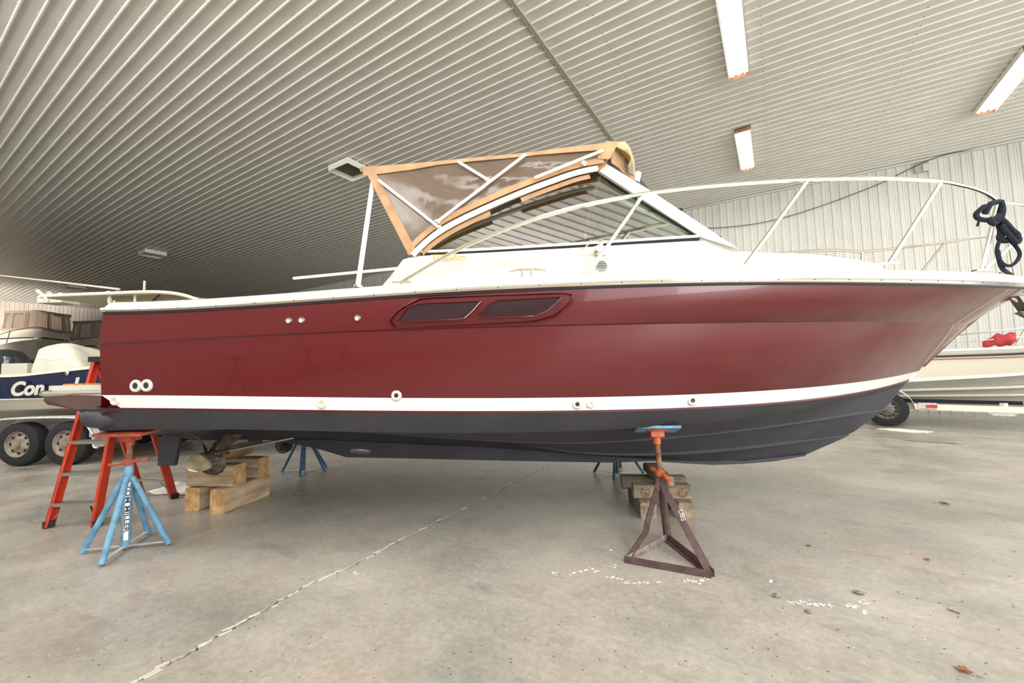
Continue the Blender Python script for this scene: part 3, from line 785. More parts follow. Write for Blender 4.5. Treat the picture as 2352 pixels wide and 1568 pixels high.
# ---- aerial folded aft with its ratchet mount
a = BP(674, 639, 1.36); b = BP(1366, 573, 1.27)
an = MB(); an.tube([a, a.lerp(b, .5), b], [.011, .012, .015], 8); an.build('aerial', M_whitetube, boat, label='long white aerial folded back along the cabin side')
pm = [BP(1366, 573, 1.245), BP(1390, 573, 1.245), BP(1390, 584, 1.245), BP(1366, 584, 1.245)]
MB().prism([BP(1364, 567, 1.225), BP(1391, 566, 1.225), BP(1391, 586, 1.225), BP(1364, 587, 1.225)], (0, -.02, 0)).build('aerial_mount', M_chrome, boat, smooth=False)
m_ = MB(); c_ = BP(1374, 572, 1.27); m_.cyl(c_ + Vector((0, -.035, 0)), c_ + Vector((0, .03, 0)), .024, 12); m_.tube([BP(1338, 574, 1.27), BP(1352, 560, 1.27), BP(1358, 552, 1.27)], .007, 6); m_.ball(BP(1338, 575, 1.27), .018, 8); m_.ball(BP(1380, 559, 1.26), .022, 10)
m_.build('mount_handle', M_chrome, boat)
# ---- louvred vent on the trunk side
vc = BP(1381, 612, 1.255)
MB().lathe([(.001, 0), (.045, .004), (.05, 0), (.05, -.012), (.001, -.012)], vc + Vector((0, -.01, 0)), (0, -1, .12), 20).build('vent_plate', M_white, boat)
lv = MB()
for k in range(6):
    dz = (k - 2.5) * .0145; ww = math.sqrt(max(.044 ** 2 - dz * dz, 0)) * 2
    lv.box(vc + Vector((0, -.018, dz)), (ww, .008, .0045))
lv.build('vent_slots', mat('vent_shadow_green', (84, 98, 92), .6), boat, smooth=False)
# ---- cleat on the side deck
cc = BP(1211, 627, 1.40)
cl = MB(); cl.tube([cc + Vector((-.14, 0, .012)), cc + Vector((-.06, 0, .028)), cc + Vector((.06, 0, .028)), cc + Vector((.14, 0, .012))], [.007, .011, .011, .007], 8)
cl.cyl(cc + Vector((-.035, 0, -.03)), cc + Vector((-.035, 0, .026)), .011, 8); cl.cyl(cc + Vector((.035, 0, -.03)), cc + Vector((.035, 0, .026)), .011, 8)
cl.build('cleat', M_chrome, boat)
# ---- gold lettering
lt = BP(991, 598, 1.235)
text('lettering', 'TIARA', .062, M_gold, boat, lt + Vector((0, -.012, 0)), (1, 0, .0), (0, .12, 1), bold=.002, sx=1.25)
gb = MB()
for (x, y) in ((1061, 589.5), (1061, 598)): gb.box(BP(x, y, 1.245), (.06, .006, .011))
gb.build('lettering_bars', M_gold, boat, smooth=False)

# ---- bow rail
def RLB(u): return float(np.interp(u, [2.2, 3, 4, 5, 5.5, 6, 6.5, 7, 7.3, 7.6], [1.43, 1.44, 1.40, 1.28, 1.18, 1.10, 1.01, .84, .70, .55]))
rail_px = [(917, 649), (930, 641), (1020, 590), (1100, 551), (1200, 512), (1275, 489), (1350, 470), (1473, 446), (1600, 430), (1720, 420), (1840, 413), (1920, 410.5), (2000, 409.5), (2080, 411), (2157, 416), (2205, 425), (2240, 434), (2270, 447), (2291, 463)]
RL = cr([BP(x, y, RLB) for x, y in rail_px], 70)
end = RL[-1]
feet = [((1353, 625), (1470, 448)), ((1712, 608), (1845, 414)), ((2042, 604), (2155, 417)), ((2256, 620), (2290, 466))]
def FTB(u): return float(np.interp(u, [2.2, 3, 4, 5, 6, 6.6, 7, 7.3, 7.6], [1.40, 1.42, 1.36, 1.26, 1.02, .86, .72, .60, .42]))
for s in (1, -1):
    S = lambda v: Vector((v.x, s * v.y, v.z))
    MB().tube([S(v) for v in RL], .0165, 8).build('bow_rail', M_chrome, boat)
    for f_, t_ in feet:
        F = BP(f_[0], f_[1], FTB); T = min(RL, key=lambda v: (v - BP(t_[0], t_[1], RLB)).length)
        MB().tube([S(F), S(T)], .0145, 8).build('rail_stanchion', M_chrome, boat)
        MB().box(S(F) + Vector((0, 0, -.002)), (.13, .05, .010)).build('rail_foot', M_chrome, boat)
    F = BP(924, 647, 1.42); MB().box(S(F) + Vector((0, 0, -.006)), (.14, .05, .010)).build('rail_foot', M_chrome, boat)
    # pulpit part of the rail, lower and reaching beyond the bow
    pp = [end, end.lerp(Vector((7.9, -.50, 2.70)), .5), Vector((7.9, -.50, 2.70)), Vector((8.15, -.42, 2.72)), Vector((8.55, -.26, 2.71)), Vector((8.72, 0, 2.71))]
    MB().tube([S(v) for v in cr(pp, 20)], .0145, 8).build('pulpit_rail', M_chrome, boat)
    MB().tube([S(BP(2262, 620, .40)), S(Vector((7.9, -.50, 2.70)))], .0125, 8).build('rail_brace', M_chrome, boat)
    MB().tube([S(Vector((8.25, -.17, 2.16))), S(Vector((8.40, -.34, 2.715)))], .0125, 8).build('rail_brace', M_chrome, boat)
# pulpit platform and anchor gear
pl = MB(); pl.prism([(7.85, -.22, 2.09), (8.45, -.17, 2.10), (8.62, -.08, 2.10), (8.62, .08, 2.10), (8.45, .17, 2.10), (7.85, .22, 2.09)], (0, 0, .055)); pl.build('bow_platform', M_white, boat, smooth=False)
MB().tube([(7.98, -.215, 2.085), (8.45, -.18, 2.09), (8.63, -.08, 2.09), (8.63, .08, 2.09), (8.45, .18, 2.09), (7.98, .215, 2.085)], .016, 6).build('platform_rub_rail', M_chrome, boat)
an = MB(); an.box((8.12, 0, 2.03), (.34, .10, .09)); an.prism([(8.02, -.05, 2.0), (8.22, -.05, 2.0), (8.30, -.05, 1.84), (8.12, -.05, 1.82)], (0, .10, 0))
an.build('anchor_roller', mat('brushed_dark_steel', (120, 116, 108), .35, .8), boat, smooth=False)
ak = MB(); ak.grid([[Vector((8.08, 0, 1.84)), Vector((8.14, -.12, 1.83)), Vector((8.30, -.13, 1.86)), Vector((8.46, 0, 1.92))], [Vector((8.12, 0, 1.76)), Vector((8.16, -.05, 1.76)), Vector((8.30, -.05, 1.79)), Vector((8.46, 0, 1.91))], [Vector((8.08, 0, 1.84)), Vector((8.14, .12, 1.83)), Vector((8.30, .13, 1.86)), Vector((8.46, 0, 1.92))]])
ak.tube([(7.98, 0, 2.0), (8.18, 0, 1.86)], .016, 6)
ak.build('anchor', M_chrome, boat)
# bow chock
ck = BP(2303, 628, .14); MB().lathe([(.018, 0), (.030, .010), (.030, .022), (.018, .03)], ck + Vector((0, 0, -.01)), (0, 0, 1), 14).build('deck_fitting', M_chrome, boat)

# ---- recessed hull window
from mathutils.bvhtree import BVHTree
def caster(names):
    vs = []; fs = []
    for o in boat.children:
        if o.name.split('.')[0] in names:
            n = len(vs); vs += [v.co.copy() for v in o.data.vertices]; fs += [tuple(i + n for i in p.vertices) for p in o.data.polygons]
    return BVHTree.FromPolygons(vs, fs)
BV = caster(('hull_side', 'boot_stripe')); BT = caster(('cabin_trunk',))
def cast(px, py, o=0.0, bv=None):
    """point on the built skin of the boat seen at a pixel, pushed out by o"""
    d = ray(px, py)
    org = Vector((-BO.x, -BO.y)); lo = Vector((org.x * AX[0] + org.y * AX[1], -org.x * AX[1] + org.y * AX[0], EYE))
    ld = Vector((d[0] * AX[0] + d[1] * AX[1], -d[0] * AX[1] + d[1] * AX[0], d[2])).normalized()
    hit = (bv or BV).ray_cast(lo, ld)
    if hit[0] is None: return BP(px, py, 1.3)
    return hit[0] + Vector((0, -o, 0))
def on_side(px, py, o=0.0): return cast(px, py, o)
def rounded(pts, r, n=5):
    out = []; N = len(pts)
    for i in range(N):
        p0, p, p1 = Vector(pts[i - 1]), Vector(pts[i]), Vector(pts[(i + 1) % N])
        a = p + (p0 - p).normalized() * r; b = p + (p1 - p).normalized() * r
        for k in range(n + 1):
            t = k / n; out.append((1 - t) ** 2 * a + 2 * t * (1 - t) * p + t * t * b)
    return out
outer = [Vector((x, y)) for x, y in ((890, 738), (912, 712), (958, 686), (1000, 682), (1300, 672.5), (1322, 676), (1312, 698), (1278, 728), (1232, 741), (905, 756))]
outer = rounded([(p.x, p.y) for p in outer], 9, 4)
ctr = sum(outer, Vector((0, 0))) / len(outer)
ring = [on_side(p.x, p.y, .002) for p in outer]
rim_in = [on_side(*(p + (ctr - p).normalized() * 6), .022) for p in outer]
fr = MB(); fr.tube(ring, .007, 6, closed=True); fr.build('hull_window_rim', M_red, boat)
fr = MB(); fr.grid([ring, rim_in], True)
fr.build('hull_window_frame', M_red, boat)
PANES = []
for pts in ([(912, 740), (936, 706), (966, 697), (1108, 691), (1086, 716), (1068, 732), (1040, 735)], [(1096, 730), (1118, 702), (1142, 690), (1290, 682), (1284, 692), (1256, 716), (1228, 727)]):
    o_ = rounded(pts, 6, 4); c2 = sum((Vector(p) for p in o_), Vector((0, 0))) / len(o_)
    A = [on_side(p.x, p.y, .018) for p in o_]
    A2 = [on_side(*(p + (p - c2).normalized() * 3), .006) for p in o_]
    MB().tube(A, .006, 6, closed=True).build('pane_edge', M_red, boat)
    g = MB(); g.grid([A, [v + Vector((0, .012, 0)) for v in A]], True); g.build('pane_reveal', M_redd, boat); PANES.append(A)
    MB().add([v + Vector((0, .010, 0)) for v in A], [tuple(range(len(A)))]).build('hull_window_pane', M_tinted, boat, smooth=False)
# ---- through-hull fittings
def fitting(px, py, r, m, m2, name='through_hull_fitting', hole=.5, lab=None):
    p = on_side(px, py, .002)
    o_ = MB().lathe([(r * hole, .004), (r * hole * 1.1, .012), (r * .8, .014), (r, .006), (r, -.01)], p, (0, -1, 0), 20).build(name, m, boat)
    MB().lathe([(.001, .006), (r * hole * 1.05, .006), (r * hole * 1.05, 0)], p, (0, -1, 0), 16).build(name + '_bore' if False else 'bore', m2, o_)
    return o_
for x, y in ((664.5, 736), (693.5, 735), (822, 730)): fitting(x, y, .024, M_chrome, M_whitetube, hole=.42)
for x, y in ((313, 886), (338, 885)): fitting(x, y, .047, M_white, M_dark, 'exhaust_port', hole=.48)
for x, y, r, dk_ in ((911, 908, .038, 1), (740, 927, .036, 0), (265, 920, .036, 0), (1326, 928, .036, 1), (1356.5, 928, .030, 0), (1590, 919.5, .038, 1)):
    fitting(x, y, r, M_white, M_dark if dk_ else M_gelg, hole=.42)

# ---- swim platform
PZ = 1.236
def plat(z0, z1, u0, u1, b, r, n=6):
    o = []
    for k in range(n + 1):
        a = PI / 2 * k / n; o.append(Vector((u0 + r - r * math.sin(a) * 1.0, -(b - r + r * math.cos(a)), z0)))
    pts = [Vector((u1, -b, z0))] + o
    pts = pts + [Vector((p.x, -p.y, z0)) for p in reversed(pts)]
    return pts
P0 = plat(PZ + .012, 0, -.86, -.02, 1.24, .16)
MB().prism(P0, (0, 0, .045)).build('swim_platform', M_white, boat, smooth=False)
inn = plat(PZ + .058, 0, -.78, -.06, 1.16, .14)
xs_ = np.linspace(-.78, -.06, 10)
for k in range(9):
    x0, x1 = xs_[k] + .004, xs_[k + 1] - .004
    bb = 1.12 if k == 0 else 1.16
    MB().box(((x0 + x1) / 2, 0, PZ + .063), (x1 - x0, 2 * bb, .014)).build('teak_plank', M_teak, boat, smooth=False)
rp = plat(PZ - .005, 0, -.89, -.14, 1.27, .18)
MB().tube(rp, .024, 8).build('platform_rail', M_chrome, boat)
br = []
prof = [(-.83, PZ - .02), (-.86, PZ - .06), (-.82, PZ - .10), (-.55, PZ - .145), (-.40, PZ - .16), (-.05, PZ - .17), (.16, PZ - .135), (.10, PZ - .07), (0, PZ - .03), (-.1, PZ - .02)]
MB().prism([(u, -1.20 if u < -.1 else -1.452, z) for u, z in prof], (0, 0, 0)) if False else None
sec = []
for bb in (1.19, 1.05, 0, -1.05, -1.19):
    k = 1.0 if abs(bb) > .1 else 1.0
    sec.append([Vector((u if u < -.3 else u, -bb * (1.0 if u < -.2 else 1.215), z)) for u, z in prof])
g = MB(); g.grid(sec, True); g.add(sec[0], [tuple(range(len(prof)))]); g.add(sec[-1], [tuple(range(len(prof)))])
g.build('platform_fairing', M_redd, boat, ang=.8)
# exhaust outlet at the quarter
ex = MB(); ex.tube([(.0, -1.34, 1.035), (-.10, -1.38, 1.04), (-.20, -1.385, 1.045), (-.235, -1.375, 1.045)], [.04, .082, .078, .060], 18)
ex.build('exhaust_pipe', M_bott, boat)
MB().lathe([(.001, 0), (.036, .0), (.040, .012), (.001, .014)], (-.222, -1.40, 1.045), (-.75, -.65, 0), 16).build('exhaust_flap', mat('sooty_brown_flap', (98, 90, 72), .8, c2=(52, 48, 44), scale=40), boat)
# quarter block closing the stern below the stripe
# ---- running gear
for s in (-1, 1):
    y = s * .62
    rd = MB(); top = [(.26, .76), (.50, .76), (.44, .40), (.30, .40)]
    q = [BP(367, 1003, .62), BP(419, 1003, .62), BP(404, 1068, .62), BP(366, 1068, .62)]
    rd.prism([(v.x, y - .018, v.z + (.06 if i < 2 else 0)) for i, v in enumerate(q)], (0, .036, 0)); rd.build('rudder', M_bott, boat, smooth=False)
    hub = BP(478, 1044, .62); hub.y = y
    sh1 = BP(652, 1012, .62); sh1.y = y
    ax_ = (hub - sh1).normalized()
    MB().tube([hub, sh1 + Vector((.1, 0, .03))], .013, 8).build('propeller_shaft', M_alu, boat)
    hb = MB().tube([hub + ax_ * .12, hub + ax_ * .09, hub - ax_ * .05, hub - ax_ * .07], [.012, .028, .038, .03], 14).build('propeller', mat('dull_bronze', (110, 96, 80), .5, .6, c2=(60, 54, 50), scale=20), boat)
    for k in range(4):
        a0 = math.radians(152 + 90 * k) if s < 0 else math.radians(30 + 90 * k)
        e1 = Vector((0, 1, 0)); e2 = ax_.cross(e1).normalized(); bl = []
        for i in range(7):
            r_ = .03 + .20 * i / 6; wd = .098 * math.sin(PI * (.16 + .80 * i / 6)) ** .6; tw = math.radians(62 - 30 * i / 6)
            rad = e1 * math.cos(a0) + e2 * math.sin(a0); tn = ax_.cross(rad)
            dirn = tn * math.sin(tw) + ax_ * math.cos(tw)
            bl.append([hub + rad * r_ + dirn * wd * q_ for q_ in (-1, -.5, 0, .5, 1)])
        MB().sheet(bl, ax_ * .006).build('blade', M_bronze if k == 0 else MATS['dull_bronze'], hb, ang=2)
    stt = MB(); stt.prism([(hub.x + .09, y - .012, hub.z + .03), (hub.x + .17, y - .012, hub.z + .05), (hub.x + .34, y - .012, .80), (hub.x + .16, y - .012, .80)], (0, .024, 0))
    stt.tube([hub - ax_ * .10, hub - ax_ * .20], .028, 12); stt.build('shaft_strut', MATS['dull_bronze'], boat)

# ---- group the small pieces under the part they belong to
def cen(o):
    c_ = Vector((0, 0, 0))
    for v in o.data.vertices: c_ += v.co
    return c_ / max(1, len(o.data.vertices))
kids = [o for o in boat.children if o.type == 'MESH']
base_ = lambda o: o.name.split('.')[0]
FAM = {'window_gasket': 'side_window', 'window_frame': 'side_window', 'clear_side_curtain': 'canopy_top', 'canopy_aft_border': 'canopy_top', 'canopy_lower_border': 'canopy_top',
       'canopy_top_border': 'canopy_top', 'canopy_front_border': 'canopy_top', 'canopy_corner_patch': 'canopy_top', 'canopy_back_hem': 'canopy_top', 'pole_fitting': 'canopy_pole',
       'pole_foot': 'aft_canopy_pole', 'flap_window': 'front_flap', 'light_stem': 'masthead_light', 'light_base': 'masthead_light', 'mount_handle': 'aerial_mount', 'vent_slots': 'vent_plate',
       'rail_foot': 'rail_stanchion', 'hull_window_rim': 'hull_window_frame', 'pane_edge': 'hull_window_frame', 'pane_reveal': 'hull_window_frame', 'hull_window_pane': 'hull_window_frame',
       'teak_plank': 'swim_platform', 'platform_rail': 'swim_platform', 'exhaust_flap': 'exhaust_pipe', 'rub_rail_shadow_base': 'rub_rail', 'rail_screws': 'rub_rail', 'trunk_moulding': 'cabin_trunk',
       'post_gasket': 'windshield_post', 'platform_rub_rail': 'bow_platform', 'anchor_roller': 'bow_platform'}
for o in kids:
    fam = FAM.get(base_(o))
    if fam:
        cs_ = [p for p in kids if base_(p) == fam]
        if cs_: c_ = cen(o); o.parent = min(cs_, key=lambda p: (cen(p) - c_).length)

# ================================================================== STANDS
def WB_(v):   # boat-local -> world
    v = Vector(v); return Vector((BO.x + v.x * AX[0] - v.y * AX[1], BO.y + v.x * AX[1] + v.y * AX[0], v.z))
def jack_stand(label, c, feet, zc, zj, zt, mp, mh, mpole, mtop, tilt=0.0, yaw=ANG, center_tube=True, text_=None, padw=.40, handle=0.3, rl=.021, group=None):
    t = thing('boat_stand', label, 'boat stand', (c[0], c[1], 0), 0, group)
    MB().tube([(0, 0, .02 if center_tube else zj - .05), (0, 0, zc)], .031, 14).build('collar_tube', mp, t)
    for f in feet:
        d = Vector((f[0] - c[0], f[1] - c[1], 0)); n = d.normalized()
        MB().tube([n * .022 + Vector((0, 0, zj)), n * .05 + Vector((0, 0, zj - .05)), d + Vector((0, 0, .012))], [rl, rl, rl], 10).build('leg', mp, t)
        if center_tube: MB().bar(Vector((0, 0, .03)), d * .93 + Vector((0, 0, .035)), .03, .006).build('foot_bar', M_galv, t, smooth=False)
    MB().cyl((0, 0, zc - .02), (0, 0, zt - .05), .021, 14).build('screw_pole', mpole, t)
    a = handle
    h = MB(); h.tube([(.15 * math.cos(a), .15 * math.sin(a), zc + .03), (0, 0, zc + .012), (-.15 * math.cos(a), -.15 * math.sin(a), zc - .01)], .013, 10)
    h.cyl((0, 0, zc - .012), (0, 0, zc + .035), .038, 14); h.build('handle', mh, t)
    R = Matrix.Rotation(yaw, 3, 'Z') @ Matrix.Rotation(tilt, 3, 'X')
    h = MB(); h.box((0, 0, zt - .055), (.11, .09, .05), R); h.box((0, 0, zt - .028), (.24, .10, .012), R); h.cyl((0, 0, zt - .12), (0, 0, zt - .05), .030, 12)
    h.build('bracket', mh, t, smooth=False)
    MB().box((0, 0, zt - .012), (padw, .24, .022), R).build('pad', mtop, t, smooth=False)
    if text_:
        s = MB().box((.0, 0, 0), (.028, .002, .44)).build('label_strip', M_label, t, smooth=False)
        dv = Vector((-c[0], -c[1], 0)).normalized(); s.matrix_local = Matrix.Translation(Vector((0, 0, .30)) + dv * .0325) @ Matrix.Rotation(math.atan2(dv.y, dv.x) + PI / 2, 4, 'Z')
        xd = Vector((0, 0, -1)); yd = Vector((-dv.y, dv.x, 0))
        text('lettering', text_, .040, M_dark, t, Vector((0, 0, .505)) + dv * .036 - yd * .012, xd, yd, thick=.0005, bold=.0006, sx=1.62)
    return t
jack_stand('light blue jack stand lettered TOM MILLER under the stern, nearest the camera', (-4.42, 1.28),
           [(-4.61, 1.08), (-4.17, 1.08), (-4.21, 1.49), (-4.66, 1.50)], .665, .56, .925, M_sky, M_salmon, M_rust2, M_salmon, 0.10, text_='TOM MILLER', handle=.62)
jack_stand('dark blue jack stand seen under the keel beside the timber stack', (-5.68, 3.53),
           [(-5.95, 3.39), (-5.44, 3.34), (-5.65, 3.87), (-5.40, 3.68)], .60, .56, .93, M_blue, M_orange, M_rust2, M_blue, -.1, rl=.017)
jack_stand('grey green jack stand half hidden behind the bow keel and weathered timbers', (-1.80, 5.35),
           [(-2.10, 5.32), (-1.74, 5.04), (-1.53, 5.57), (-1.85, 5.66)], .60, .52, .86, M_grn, M_orange, M_rust2, M_grn, -.25, rl=.017)
# brown angle-iron tripod with bent legs
c = Vector((-.83, 3.50, 0))
t = thing('boat_stand', 'rusty brown three legged jack stand with orange handle under the forward hull', 'boat stand', c)
fl = Vector((-.97, 2.98, 0)) - c; fr_ = Vector((-.43, 3.03, 0)) - c; re = Vector((.01, .01, 0))
for a, b, mm in ((fl, fr_, M_rust), (fl, re, mat('pale_rusty_steel', (166, 150, 144), .6, c2=(110, 92, 84), scale=20)), (fr_, re, M_rust)):
    m = MB(); m.bar(a + Vector((0, 0, .004)), b + Vector((0, 0, .004)), .045, .006); 
    n_ = (b - a).normalized().cross(Vector((0, 0, 1))) * .02
    m.bar(a + n_ + Vector((0, 0, .025)), b + n_ + Vector((0, 0, .025)), .006, .045); m.build('base_bar', mm, t, smooth=False)
top = Vector((0.01, -.03, .45))
kn = fl.lerp(top, .43) + Vector((.055, .02, .0))
for path in ([top + Vector((-.015, 0, .03)), top + Vector((-.03, -.02, -.06)), kn + Vector((-.015, 0, .03)), kn + Vector((-.03, -.02, -.05)), fl + Vector((.01, .01, .01))],
             [top + Vector((.015, 0, .03)), top + Vector((.03, -.02, -.06)), fr_ + Vector((-.01, .01, .01))]):
    m = MB()
    rows = [[p + Vector((s * .022, 0, 0)) for s in (-1, 1)] for p in path]
    m.sheet(rows, (0, .006, 0)); m.sheet([[p + Vector((-.022 if path[-1] == fl + Vector((.01, .01, .01)) else .022, y, 0)) for y in (0, .035)] for p in path], (.005, 0, 0))
    m.build('leg', M_rust, t, smooth=False)
text('lettering', 'UBS', .045, M_label, t, fr_.lerp(top, .55) + Vector((-.014, -.022, .075)), (.30, 0, -1), (1, 0, .30), thick=.0006)
MB().tube([(.03, .02, .02), (0, 0, .50)], .030, 14).build('collar_tube', M_rust, t)
MB().tube([(0, 0, .48), (-.012, -.005, .80)], .0205, 14).build('screw_pole', M_rust2, t)
m = MB(); m.tube([(.085, -.075, .475), (.02, -.01, .515), (-.075, .03, .535)], [.017, .020, .016], 12); m.cyl((0, 0, .49), (0, 0, .535), .036, 14); m.build('handle', M_orange, t)
R = Matrix.Rotation(ANG - .05, 3, 'Z') @ Matrix.Rotation(-.30, 3, 'X')
m = MB(); m.box((-.012, -.005, .812), (.10, .09, .05), R); m.cyl((-.012, -.005, .74), (-.012, -.005, .80), .030, 12); m.box((-.012, 0, .838), (.16, .1, .01), R); m.build('bracket', M_orange, t, smooth=False)
MB().box((-.012, .0, .853), (.33, .20, .020), R).build('pad', M_sky, t, smooth=False, label='light blue wooden pad')
# stands behind the camera, mirrored in the hull
for i, (x, y) in enumerate(((-4.4, -2.9), (-3.3, -3.1), (-2.6, -2.8))):
    lab = ['leftmost of the three jack stands mirrored in the maroon hull side', 'middle of the three jack stands mirrored in the maroon hull side', 'rightmost of the three jack stands mirrored in the maroon hull side'][i]
    s_ = jack_stand(lab, (x, y), [(x - .24, y - .2), (x + .24, y - .2), (x + .2, y + .24), (x - .22, y + .22)], .75, .66, 1.10, M_blue, M_rust, M_rust2, M_dark, .2, rl=.018, center_tube=False, padw=.36, handle=.4)

# ================================================================== TIMBERS
def timber(label, o, d, L_, w_, h_, z, m=M_wood, me=M_woodend, side=1, rnd=.012, group=None):
    """o: near corner at the floor plan, d: direction of the length, side: width goes to the right (+) or left (-) of d"""
    d = Vector((d[0], d[1], 0)).normalized(); n = Vector((d.y, -d.x, 0)) * side
    t = thing('timber', label, 'timber', (o[0], o[1], z), math.atan2(d.y, d.x), group)
    yy = -w_ * side
    y0, y1 = min(0, yy), max(0, yy); r = rnd
    prof = [(y0 + r, 0), (y1 - r, 0), (y1, r), (y1, h_ - r), (y1 - r, h_), (y0 + r, h_), (y0, h_ - r), (y0, r)]
    rows = []
    for i in range(9):
        x = L_ * i / 8; rows.append([(x, y + random.uniform(-.0015, .0015), zz + (random.uniform(-.002, 0) if zz > .5 * h_ else 0)) for y, zz in prof])
    MB().grid(rows, True).build('beam', m, t, ang=.5)
    for x, s in ((0, -1), (L_, 1)):
        MB().prism([(x, y, zz) for y, zz in prof], (s * .002, 0, 0)).build('end_grain', me, t, smooth=False)
    return t
GL = 'sawn timbers stacked under the stern'; GR = 'weathered timbers stacked under the forward keel'
bd = (-.40, .917)
timber('thick sawn timber on the floor at the right of the stern stack, long bright side', (-4.68, 2.10), bd, .62, .165, .235, 0, side=-1, group=GL)
timber('sawn timber on the floor at the left of the stern stack, round end rings', (-5.17, 1.95), bd, .60, .17, .225, 0, side=1, group=GL)
c0 = onz(428, 1117, .236); c1 = onz(535, 1119, .236); dC = (c1 - c0)
timber('wide timber lying across the two floor timbers, knotted bright end', c0, dC, dC.length, .17, .215, .236, side=-1, group=GL)
d1 = onz(592, 1098, .236); dn = Vector((dC.x, dC.y, 0)).normalized()
timber('lower of two thin timbers at the back right of the stern stack', d1 - dn * .5, dC, .5, .17, .105, .236, side=-1, group=GL)
timber('upper of two thin timbers at the back right of the stern stack', d1 - dn * .51, dC, .51, .17, .105, .341, side=-1, group=GL)
e0 = onz(500, 1066, .452); e1 = onz(583, 1041, .452)
timber('round edged timber on top of the stern stack beneath the propeller shaft', e0, e1 - e0, (e1 - e0).length, .15, .13, .452, mat('dark_sawn_timber', (176, 142, 104), .85, c2=(120, 94, 66), scale=3, bump=.3, bscale=22, stretch=(1, 5, 5)), M_woodend, side=-1, rnd=.04, group=GL)
f0 = onz(1472, 1191, 0); g0 = onz(1597, 1192, 0); bp_ = (-.45, .89)
timber('weathered timber on the floor at the left of the forward stack', f0, bp_, .62, .14, .14, 0, M_wood2, M_woodend2, side=1, group=GR)
timber('weathered timber on the floor at the right of the forward stack', g0, bp_, .62, .14, .14, 0, M_wood2, M_woodend2, side=-1, group=GR)
h0 = onz(1457, 1146, .141); h1 = onz(1588, 1148, .141)
hh = timber('weathered cross timber with two round knots at the front of the forward stack', h0, h1 - h0, (h1 - h0).length, .14, .125, .141, M_wood2, M_woodend2, side=-1, group=GR)
for x in (.10, .43):
    MB().lathe([(.001, .004), (.018, .005), (.042, .003), (.048, -.002)], (x, -.0, .065), (0, -1, 0), 16).build('knot', mat('dark_knot', (150, 128, 98), .9, c2=(70, 54, 40), scale=50), hh)
i0 = onz(1430, 1123, .141)
timber('weathered cross timber at the back of the forward stack, longer than the front one', i0 + Vector((0, 0, 0)), h1 - h0, .62, .14, .12, .141, M_wood2, M_woodend2, side=-1, group=GR)
j0 = onz(1510, 1116, .267)
timber('weathered timber on top of the forward stack pointing under the keel', j0, bp_, .60, .15, .085, .268, M_wood2, M_woodend2, side=1, group=GR)

# ================================================================== STEP LADDER
lb = Vector((-5.72, 1.10, 0))
lad = thing('step_ladder', 'orange red fibreglass step ladder standing behind the stern beside the swim platform', 'ladder', lb)
FL, FR = Vector((0, 0, 0)), Vector((-5.36, 1.34, 0)) - lb
RR, RL_ = Vector((-5.80, 2.09, 0)) - lb, Vector((-6.30, 1.94, 0)) - lb
TL, TR = Vector((-6.02, 1.43, 1.53)) - lb, Vector((-5.74, 1.60, 1.53)) - lb
ws = (FR - FL).normalized(); wr = (RR - RL_).normalized()
def rail(a, b, wdir, name, sgn):
    m = MB(); t_ = (b - a).normalized(); dp = wdir.cross(t_).normalized()
    m.bar(a, b, .008, .075, dp); m.bar(a + wdir * .012 * sgn + dp * .034, b + wdir * .012 * sgn + dp * .034, .03, .007, dp); m.bar(a + wdir * .012 * sgn - dp * .034, b + wdir * .012 * sgn - dp * .034, .03, .007, dp)
    m.build(name, M_ladder, lad, smooth=False)
    MB().box(a + t_ * .02, (.05, .07, .07)).build('rubber_foot', M_black, lad, smooth=False)
rail(FL, TL, ws, 'front_rail', 1); rail(FR, TR, ws, 'front_rail', -1)
rail(RL_, TL + Vector((-.06, .05, -.03)), wr, 'rear_rail', 1); rail(RR, TR + Vector((-.02, .08, -.03)), wr, 'rear_rail', -1)
for k in (.135, .305, .49, .67, .84):
    a = FL.lerp(TL, k); b = FR.lerp(TR, k); dp = Vector((0, 0, 1)).cross((b - a).normalized())
    m = MB(); m.bar(a + dp * .0, b + dp * .0, .085, .006); m.bar(a - dp * .04 + Vector((0, 0, -.014)), b - dp * .04 + Vector((0, 0, -.014)), .005, .03); m.bar(a + dp * .04 + Vector((0, 0, -.014)), b + dp * .04 + Vector((0, 0, -.014)), .005, .03)
    m.build('step', M_alu, lad, smooth=False)
for k in (.13, .52):
    MB().bar(RL_.lerp(TL, k), RR.lerp(TR, k), .03, .02).build('rear_brace', M_alu, lad, smooth=False)
a = FL.lerp(TL, .13); b = FR.lerp(TR, .13)
MB().bar(FL.lerp(TL, .02), a.lerp(b, .3), .016, .004).build('diagonal_brace', M_alu, lad, smooth=False)
MB().bar(FR.lerp(TR, .02), a.lerp(b, .75), .016, .004).build('diagonal_brace', M_alu, lad, smooth=False)
MB().bar(RR.lerp(TR, .03), RL_.lerp(TL, .13).lerp(RR.lerp(TR, .13), .7), .016, .004).build('diagonal_brace', M_alu, lad, smooth=False)
tm = (TL + TR) / 2 + Vector((-.02, .05, .02)); R = Matrix.Rotation(math.atan2(ws.y, ws.x), 3, 'Z')
MB().box(tm, (.42, .18, .055), R).build('top_cap', M_black, lad, smooth=False)

